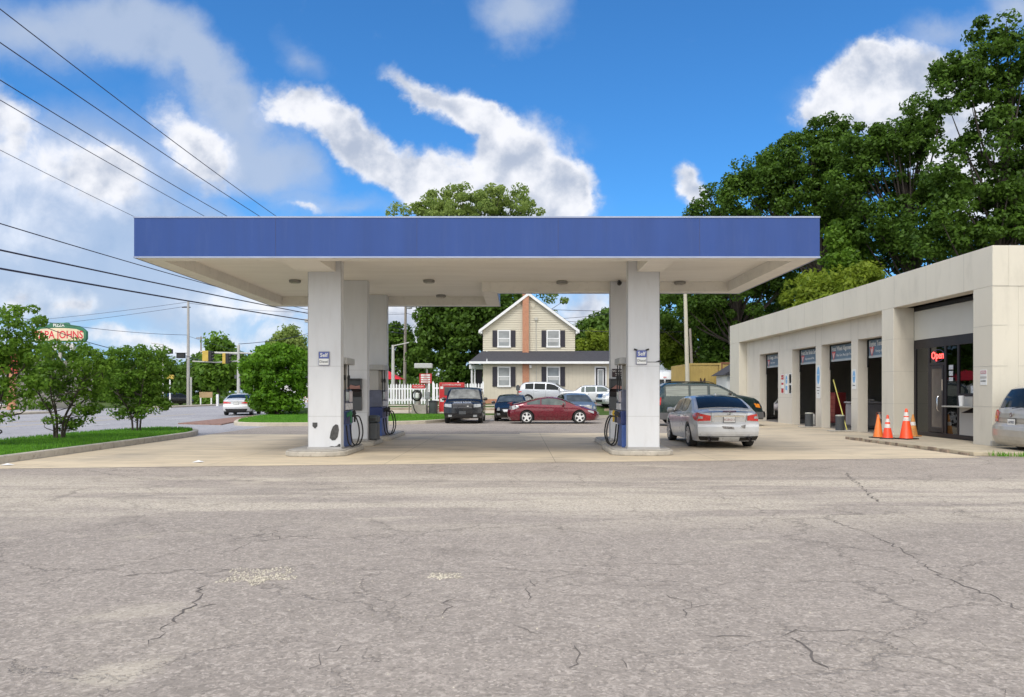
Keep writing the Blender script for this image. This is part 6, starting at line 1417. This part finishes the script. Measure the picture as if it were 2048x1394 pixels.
# ------------------------------------------------------------ trees
def leafmesh(clumps, per, size, rs, up=.35, centre=None, flat=.7):
    """clumps: (x,y,z,r); returns verts (n,4,3)"""
    out = []
    for (cx,cy,cz,r) in clumps:
        n = max(6, int(per*rs.uniform(.7,1.3)))
        d = rs.normal(size=(n,3)); d /= np.linalg.norm(d,axis=1)[:,None]
        rad = r*rs.uniform(.35,1.0,(n,1))**.6
        p = np.array([cx,cy,cz]) + d*rad*np.array([1,1,flat])
        nv = d*.8 + rs.normal(size=(n,3))*.6 + np.array([0,0,up]); nv /= np.linalg.norm(nv,axis=1)[:,None]
        a = np.cross(nv, rs.normal(size=(n,3))); a /= np.linalg.norm(a,axis=1)[:,None]; b = np.cross(nv, a)
        s = size*rs.uniform(.6,1.35,(n,1))
        q = np.stack([p-a*s, p-b*s*.55+nv*s*.12, p+a*s, p+b*s*.55+nv*s*.12], 1); out.append(q)
    return np.concatenate(out)
def mk_mesh(name, q, mat):
    n = len(q); me = bpy.data.meshes.new(name)
    me.vertices.add(n*4); me.vertices.foreach_set('co', q.reshape(-1).astype(np.float32))
    me.loops.add(n*4); me.loops.foreach_set('vertex_index', np.arange(n*4, dtype=np.int32))
    me.polygons.add(n); me.polygons.foreach_set('loop_start', np.arange(0,n*4,4,dtype=np.int32))
    me.update(calc_edges=True); me.materials.append(mat); return me
oak = leafmat('oak_leaves', (.024,.058,.010), (.098,.180,.022), .3)
oak_l = leafmat('light_leaves', (.040,.095,.015), (.13,.22,.035), .35)
pale_l = leafmat('pale_tree_leaves', (.11,.18,.04), (.30,.38,.10), .45)
yel_l = leafmat('yellow_green_leaves', (.09,.15,.015), (.25,.32,.035), .4)
bush_l = leafmat('bush_leaves', (.045,.115,.014), (.18,.31,.035), .45)
round_l = leafmat('round_bush_leaves', (.035,.110,.010), (.15,.30,.02), .4)
def tree(name, label, cat, base, blobs, mat, n_clump, per, leaf, cr, seed, trunk_r=.3, group=None, stems=1, sink=0, branches=26, hollow=.45, trunk_top=None, spread=1.0):
    """blobs: world ellipsoids (x,y,z,rx,ry,rz)"""
    rs = np.random.RandomState(seed); bx, by, bz = base
    t = thing(name, label, cat, base, 0, group)
    vol = np.array([b[3]*b[4]*b[5] for b in blobs])**.8; vol = vol/vol.sum(); cl = []
    for b, v in zip(blobs, vol):
        for _ in range(max(2, int(n_clump*v))):
            d = rs.normal(size=3); d /= np.linalg.norm(d); r = rs.uniform(hollow**3,1)**(1/3)
            c = np.array(b[:3])+d*r*np.array(b[3:]); cl.append((c[0]-bx, c[1]-by, c[2]-bz, cr*rs.uniform(.6,1.3)))
    cl = [c for c in cl if c[2] > sink+.1]
    q = leafmesh(cl, per, leaf, rs)
    ln = mk_mesh('crown', q, mat); o = bpy.data.objects.new('crown', ln); COL.objects.link(o); o.parent = t
    mb = MB(); C = np.mean([c[:3] for c in cl], axis=0)
    zt = trunk_top or C[2]; rr = random.Random(seed)
    tops = []
    if stems == 1: zt *= 1.0
    for k in range(stems):
        a = 2*math.pi*k/max(1,stems)+seed; sp = (.0 if stems == 1 else .10*zt)*spread
        p = [Vector((.12*math.cos(a)*(stems>2),.12*math.sin(a)*(stems>2),-.1)), Vector((sp*.5*math.cos(a)+C[0]*.15, sp*.5*math.sin(a)+C[1]*.15, zt*.33)), Vector((sp*1.5*math.cos(a)+C[0]*.5, sp*1.5*math.sin(a)+C[1]*.5, zt*.68)), Vector((sp*2.2*math.cos(a)+C[0]*.95, sp*2.2*math.sin(a)+C[1]*.95, zt))]
        p = smooth_line(p, 4); r0 = trunk_r if stems == 1 else trunk_r*.6
        mb.tube(p, [lerp(r0*1.15, r0*.35, i/(len(p)-1)) for i in range(len(p))], 8); tops.append(p)
    idx = rs.permutation(len(cl))[:branches]
    for i in idx:
        c = Vector(cl[i][:3]); p = tops[i % len(tops)]
        j = min(len(p)-1, max(1, int(len(p)*min(.95, max(.2, (c.z/zt)*.62))))); s_ = p[j]
        m = s_.lerp(c,.5)+Vector((rr.uniform(-.3,.3), rr.uniform(-.3,.3), -.06*(c-s_).length)); L_ = smooth_line([s_, m, c], 4)
        r0 = trunk_r*(.20 if stems == 1 else .32); mb.tube(L_, [lerp(r0, r0*.15, k/(len(L_)-1)) for k in range(len(L_))], 5)
    mb.build('trunk', M['bark'], t, smooth=60)
    return t
def pb(Y, lst, dep=.9):   # ellipsoids given where they stand at depth Y
    out = []
    for e in lst:
        px,py,rx,ry = e[:4]; yy = Y+(e[4] if len(e) > 4 else 0)
        out.append((WX(px,yy), yy, WZ(py,yy), rx*yy/F, rx*yy/F*dep, ry*yy/F))
    return out
# roadside bushes
tree('roadside_tree','airy young tree at the left edge with its trunk out of frame','tree',(-13.3,19.5,.2), pb(19.6,[(-30,690,90,70),(35,635,45,40),(5,750,85,60),(-80,740,90,110),(90,640,28,18),(-10,840,40,20),(45,780,45,35),(70,690,40,30)]), bush_l, 170, 62, .055, .24, 11, .09, 'trees on the roadside island', 3, branches=50)
tree('roadside_tree','multi-stemmed bush on the long island left of its neighbour','bush',(WX(118,22.6),22.6,.2), pb(22.6,[(145,750,75,48),(95,745,45,40),(190,740,48,42),(130,700,60,18),(185,805,35,25),(85,795,30,22),(160,800,30,25),(125,845,26,20),(150,835,30,20),(75,770,18,14),(225,730,20,14),(110,690,18,12)]), bush_l, 165, 58, .050, .22, 12, .05, 'trees on the roadside island', 6, branches=60, spread=2.2)
tree('roadside_tree','multi-stemmed bush at the tip of the long roadside island','bush',(WX(272,26.8),26.8,.2), pb(26.8,[(270,755,62,45),(300,735,42,35),(230,760,38,40),(280,705,58,14),(300,815,35,25),(245,815,32,25),(330,790,20,25)]), bush_l, 165, 66, .058, .25, 13, .05, 'trees on the roadside island', 5, branches=50, spread=2.2)
tree('round_bush','large rounded green bush on the grass island left of the canopy','bush',(WX(556,47),47,.2), pb(47,[(552,760,60,62),(520,735,35,35),(590,740,32,45),(550,710,45,25),(560,810,42,22),(530,790,30,28),(590,795,25,20)]), round_l, 190, 90, .12, .55, 14, .16, None, 5, branches=40, hollow=.5)
# big trees behind the house
tree('tall_tree','tall pale green tree rising above the middle of the canopy','tree',(WX(950,82),82,.6), pb(82,[(950,440,120,60),(930,405,70,32),(1000,398,60,30),(960,385,70,18),(820,428,52,22),(870,415,40,25),(1055,425,42,20),(1030,410,40,25),(950,520,100,60),(900,540,110,70),(1040,540,70,60),(1080,600,50,40),(880,400,40,22)]), pale_l, 400, 90, .17, .75, 21, .5, None, 1, branches=90, trunk_top=18)
tree('leafy_tree','dense dark green tree between the pole and the house','tree',(WX(905,70),70,.6), pb(70,[(905,680,62,55),(880,640,50,45),(935,650,45,60),(860,710,40,35),(920,735,45,30),(900,620,60,40),(1000,620,70,45)]), oak, 260, 120, .20, .95, 22, .35, 'trees behind the picket fence', 1, branches=30)
tree('leafy_tree','darker tree left of the wooden pole with the transformer','tree',(WX(800,80),80,.6), pb(80,[(800,700,42,45),(775,690,45,50),(830,720,35,35),(700,680,60,70)]), oak, 160, 110, .2, .95, 23, .3, 'trees behind the picket fence', 1, branches=24)
tree('leafy_tree','green tree behind the lower roof at the right of the house','tree',(WX(1185,80),80,.6), pb(80,[(1190,680,50,38),(1240,660,50,45),(1150,700,40,40),(1205,650,30,20)]), oak_l, 170, 110, .2, .95, 24, .3, 'trees behind the picket fence', 1, branches=24)
tree('ornamental_shrub','yellow-green shrub behind the lower roof of the house','shrub',(WX(1195,73),73,.6), pb(73,[(1195,690,35,28),(1230,685,30,32),(1170,700,25,20)]), yel_l, 90, 90, .17, .7, 25, .15, None, 3, branches=14)
# oaks behind the garage
G1 = 'tall oaks behind the garage'
oaks = [
 ('tall oak at the right edge of the photo, highest of the row', 1985, 46, [(1960,160,75,65),(2010,120,60,60),(2070,170,90,100),(1900,140,50,35),(1990,290,80,70),(2050,400,90,90),(1900,190,50,40),(1985,60,40,22),(1950,430,90,70),(1870,450,60,60),(2110,300,90,140),(1880,330,45,45),(1990,480,110,50)], 31, 420),
 ('broad oak left of the highest one with gaps of sky through it', 1850, 52, [(1790,290,70,45),(1840,270,50,35),(1730,290,50,45),(1810,380,60,35),(1760,450,60,45),(1830,500,70,40),(1900,370,50,30),(1700,360,45,50),(1850,215,40,25)], 32, 260),
 ('dense dark oak in the middle of the row above the canopy corner', 1650, 57, [(1600,330,80,55),(1655,280,55,45),(1540,350,70,50),(1690,370,60,70),(1610,420,90,60),(1500,380,60,45),(1700,460,60,60),(1650,265,35,25),(1720,540,50,60)], 33, 380),
 ('lower oak at the left end of the row above the canopy', 1470, 64, [(1460,410,65,45),(1410,440,45,30),(1530,430,60,45),(1440,500,90,70),(1540,520,90,70),(1480,600,110,60),(1370,600,60,55),(1600,560,80,60),(1370,430,25,14)], 34, 380),
 ('dark oak in shade between the pole and the garage roof', 1420, 72, [(1350,620,60,50),(1420,640,70,60),(1500,640,70,60),(1380,560,70,50),(1470,560,60,50),(1600,600,70,60)], 35, 300)]
for lab, px, Y, bl, seed, nc in oaks:
    tree('oak_tree', lab, 'tree', (WX(px,Y),Y,.6), pb(Y,bl), oak, int(nc*.9), 140, .135, .72, seed, .5, G1, 1, branches=60, hollow=.5, trunk_top=WZ(330 if px > 1500 else 470, Y))
tree('understory_tree','yellow-green small tree just behind the garage roof','tree',(WX(1680,50),50,.6), pb(50,[(1660,580,80,35),(1720,560,50,28),(1610,600,50,30),(1690,620,90,40)]), yel_l, 130, 110, .15, .8, 41, .2, 'small trees behind the garage', 2, branches=20)
tree('understory_tree','fresh green vine-covered tree trunk in front of the dark oaks','tree',(WX(1700,53),53,.6), pb(53,[(1700,520,42,60),(1690,470,30,40),(1720,590,50,40)]), bush_l, 110, 120, .15, .8, 42, .3, 'small trees behind the garage', 1, branches=20)
tree('understory_tree','light green tree in front of the far house roof','tree',(WX(1345,76),76,.6), pb(76,[(1345,690,35,40),(1365,720,35,25),(1330,660,30,25)]), yel_l, 110, 100, .18, .75, 43, .2, 'small trees behind the garage', 2, branches=20)
tree('understory_tree','bright shrub on the ridge line of the far white house','tree',(WX(1405,96),96,.6), pb(96,[(1400,668,30,16),(1380,672,20,12),(1450,700,50,40)]), yel_l, 60, 100, .2, .8, 44, .2, 'small trees behind the garage', 2, branches=10)
tree('understory_tree','dark trees closing the gap at the far garage corner','tree',(WX(1460,66),66,.6), pb(66,[(1450,690,40,50),(1490,680,50,60),(1425,640,40,50)]), oak, 160, 110, .2, .95, 45, .3, 'small trees behind the garage', 1, branches=20)
# distant trees beyond the road
G2 = 'distant trees beyond the crossing'
for i,(px,Y,bl,m_,lab) in enumerate([
 (430,120,[(430,745,45,45),(470,740,40,40),(400,760,35,35)],oak_l,'distant green trees behind the traffic signals'),
 (510,130,[(500,750,45,40),(540,740,50,45),(590,740,50,45)],oak,'distant dark trees behind the round bush'),
 (610,125,[(620,745,50,40),(660,740,50,50)],oak_l,'distant trees behind the front left column'),
 (350,125,[(340,760,50,40),(380,750,35,38),(300,760,50,45)],oak,'distant trees left of the tall grey pole'),
 (240,120,[(240,760,70,45),(180,760,60,50)],oak,'distant trees behind the island bushes'),
 (100,118,[(110,750,70,50),(30,750,80,60),(-60,740,80,70)],oak_l,'distant trees behind the roadside store'),
 (577,140,[(577,680,22,22),(560,700,20,20),(597,700,18,22)],pale_l,'sparse pale tree top above the round bush'),
 (437,105,[(437,690,14,10),(450,695,10,8),(437,740,30,30)],bush_l,'small tree with a tuft above the signal arm'),
 (720,150,[(760,750,60,30),(700,750,80,40),(840,755,60,25)],oak_l,'hazy low trees far behind the picket fence')]):
    tree('distant_tree', lab, 'tree', (WX(px,Y),Y,0), pb(Y,bl), m_, 110, 70, .32, 1.5, 60+i, .25, G2, 1, branches=14, hollow=.3)
for i,(px,Y,w_) in enumerate([(405,98,18),(425,97,14),(490,96,20),(520,97,14),(300,100,24)]):
    tree('low_shrub', ['clipped low shrub left of the wooden sign','clipped low shrub right of the wooden sign','dark shrub behind the silver road sedan','reddish shrub right of the road sedan','low shrub behind the far bushes'][i], 'shrub', (WX(px,Y),Y,0), pb(Y,[(px,803,w_,10),(px+8,797,w_*.6,8)]), bush_l if i != 2 else oak, 26, 70, .2, .6, 80+i, .1, 'low shrubs beyond the road', 2, branches=4)
# woodland that reads as one mass, closing the horizon
rs = np.random.RandomState(99); cl = []
for k in range(900):
    a = rs.uniform(-1.15,1.15); d = rs.uniform(190,240); x, y = d*math.sin(a)*1.3, d*math.cos(a)
    if y < 120: continue
    h = rs.uniform(3,8.5)+ (2 if x > 20 else 0); cl.append((x,y,rs.uniform(.5,h),rs.uniform(2,4)))
fw = bpy.data.objects.new('far_woods', mk_mesh('far_woods', leafmesh(cl, 60, .8, rs, flat=.8), oak_l)); COL.objects.link(fw)
tag(fw, 'low far-off woodland along the horizon', 'woodland', kind='stuff')
